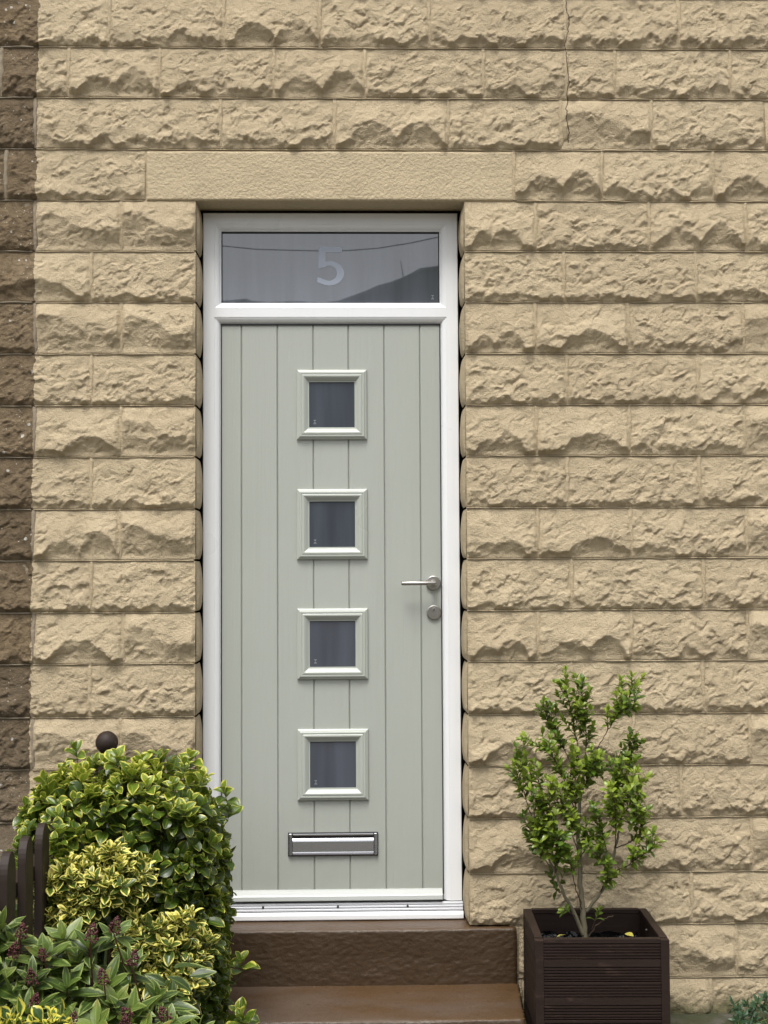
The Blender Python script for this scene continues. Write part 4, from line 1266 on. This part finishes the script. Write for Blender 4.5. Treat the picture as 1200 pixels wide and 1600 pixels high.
# crown branches: outline taken from the photograph, spread through the depth of the crown
B = [
    ([(908, 1240, .03), (905, 1190, .02), (896, 1130, 0), (886, 1085, -.01), (884, 1058, -.01)], .45, 5),
    ([(913, 1200, .03), (916, 1150, .02), (912, 1110, 0), (909, 1066, 0)], .2, 5),
    ([(908, 1240, .03), (890, 1190, .05), (868, 1140, .06), (850, 1120, .06), (840, 1104, .06)], .45, 5),
    ([(903, 1290, .02), (885, 1225, -.05), (862, 1180, -.08), (840, 1165, -.10), (822, 1152, -.11)], .5, 4),
    ([(913, 1200, .03), (932, 1172, .03), (950, 1140, .04), (965, 1115, .05), (985, 1085, .05), (1002, 1060, .05)], .42, 5),
    ([(965, 1115, .05), (975, 1108, .0), (992, 1106, -.02)], .1, 2),
    ([(974, 1240, -.02), (982, 1205, 0), (985, 1180, .02), (995, 1160, .02)], .35, 4),
    ([(974, 1240, -.02), (985, 1222, -.08), (1000, 1238, -.1)], .2, 3),
    ([(970, 1280, -.02), (985, 1255, -.06), (997, 1250, -.08)], .2, 3),
    ([(856, 1338, -.06), (838, 1295, -.08), (822, 1250, -.09), (810, 1215, -.09), (803, 1192, -.09)], .62, 3),
    ([(838, 1295, -.08), (830, 1240, -.02), (815, 1200, .02), (806, 1168, .03)], .45, 3),
    ([(856, 1338, -.06), (848, 1300, -.1), (842, 1250, -.12), (842, 1200, -.12)], .3, 4),
    ([(868, 1365, -.05), (862, 1310, -.11), (858, 1260, -.13), (860, 1222, -.13)], .25, 6),
    ([(856, 1338, -.06), (845, 1325, -.1), (838, 1300, -.12)], .2, 4),
    ([(868, 1365, -.05), (876, 1330, -.12), (874, 1305, -.15)], .2, 5),
    ([(868, 1365, -.05), (852, 1345, .0), (835, 1315, .03), (832, 1285, .04)], .3, 5),
    ([(906, 1340, .01), (892, 1300, -.05), (880, 1262, -.08), (884, 1230, -.09)], .35, 5),
    ([(903, 1290, .02), (896, 1240, -.06), (892, 1205, -.08), (900, 1175, -.08)], .3, 5),
    ([(908, 1240, .03), (925, 1205, -.05), (930, 1180, -.08)], .2, 5),
    ([(913, 1200, .03), (935, 1205, .09), (955, 1190, .11)], .2, 4),
    ([(953, 1365, -.02), (945, 1315, -.08), (935, 1275, -.1), (930, 1262, -.1)], .5, 2),
    ([(962, 1325, -.02), (962, 1285, -.1), (960, 1255, -.13), (958, 1238, -.13)], .35, 4),
    ([(970, 1280, -.02), (962, 1230, -.06), (968, 1195, -.08)], .2, 4),
    ([(953, 1365, -.02), (980, 1352, -.06), (1005, 1335, -.09), (1030, 1316, -.1)], .35, 4),
    ([(962, 1325, -.02), (985, 1315, .03), (1003, 1295, .05), (1005, 1275, .05)], .4, 4),
    ([(970, 1280, -.02), (990, 1285, -.08), (1000, 1268, -.1)], .3, 3),
    ([(938, 1395, -.01), (945, 1380, -.06), (958, 1370, -.08)], .45, 2),
    ([(953, 1365, -.02), (940, 1345, -.1), (925, 1325, -.12)], .4, 3),
    ([(906, 1340, .01), (918, 1318, -.06), (912, 1300, -.09)], .3, 3),
    ([(911, 1425, 0), (900, 1390, -.06), (893, 1355, -.09), (890, 1330, -.1)], .7, 1),
    ([(880, 1395, -.04), (868, 1390, .02), (862, 1372, .04)], .5, 1),
]
for pts, lf, tw in B:
    hgt = (1470 - pts[-1][1]) / 400
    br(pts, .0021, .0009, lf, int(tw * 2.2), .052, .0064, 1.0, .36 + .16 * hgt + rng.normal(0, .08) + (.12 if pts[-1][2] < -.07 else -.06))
trunk.build('trunk', M['bark'], SH, smooth=True, off=SH.location)
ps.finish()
# yellow leaves lying in the planter
dv = leaf_mesh(.034, .024, 'ovate', .2, .5, .7)
for px, py, lab, rz in [(879, 1464, 'yellow fallen leaf inside the planter left of the stem', 1.2), (998, 1463, 'yellow-green fallen leaf inside the planter right of the stem', -.7)]:
    me = np_mesh('fallen_leaf', dv[0], dv[1], True, dv[2], np.full(len(dv[0]), .8)); me.materials.append(M['l_dead'])
    o = link('fallen_leaf', me); p = at(px, py, -.30 if px < 900 else -.33); o.location = p + np.array([-.018, 0, 0]); o.rotation_euler = (R(20), R(-12), -rz); tag(o, lab, 'leaf')

# --- low plant in the right corner
lv = variants(8, .030, .012, 'lance', .3, .4, .03, 3, 6, seed=31)
LP = empty('low_plant', tuple(at(1185, 1600, -.16) * np.array([1, 1, 0])), 'small blue-green plant at the wall foot in the right corner', 'plant')
lpn = Plant(LP, M['l_low'], lv, M['greenstem'])
for (px, py, Y) in [(1143, 1566, -.14), (1152, 1575, -.15), (1165, 1568, -.13), (1175, 1575, -.16), (1185, 1563, -.14), (1195, 1556, -.13), (1205, 1560, -.15), (1215, 1555, -.12), (1160, 1585, -.2), (1180, 1588, -.2), (1200, 1582, -.2), (1225, 1570, -.16), (1240, 1575, -.15), (1148, 1592, -.22), (1190, 1600, -.24), (1170, 1598, -.24), (1210, 1600, -.22), (1172, 1582, -.12), (1192, 1572, -.12)]:
    p = at(px, py, Y); lpn.shoot(p, (rng.normal(-.25, .4), -.4 + rng.normal(0, .2), .8), 5, .008, 1.0, 25, 78, 2, (LP.location[0] + rng.normal(0, .04), LP.location[1], .0), .001, tone=.5 + rng.normal(0, .2))
lpn.finish()
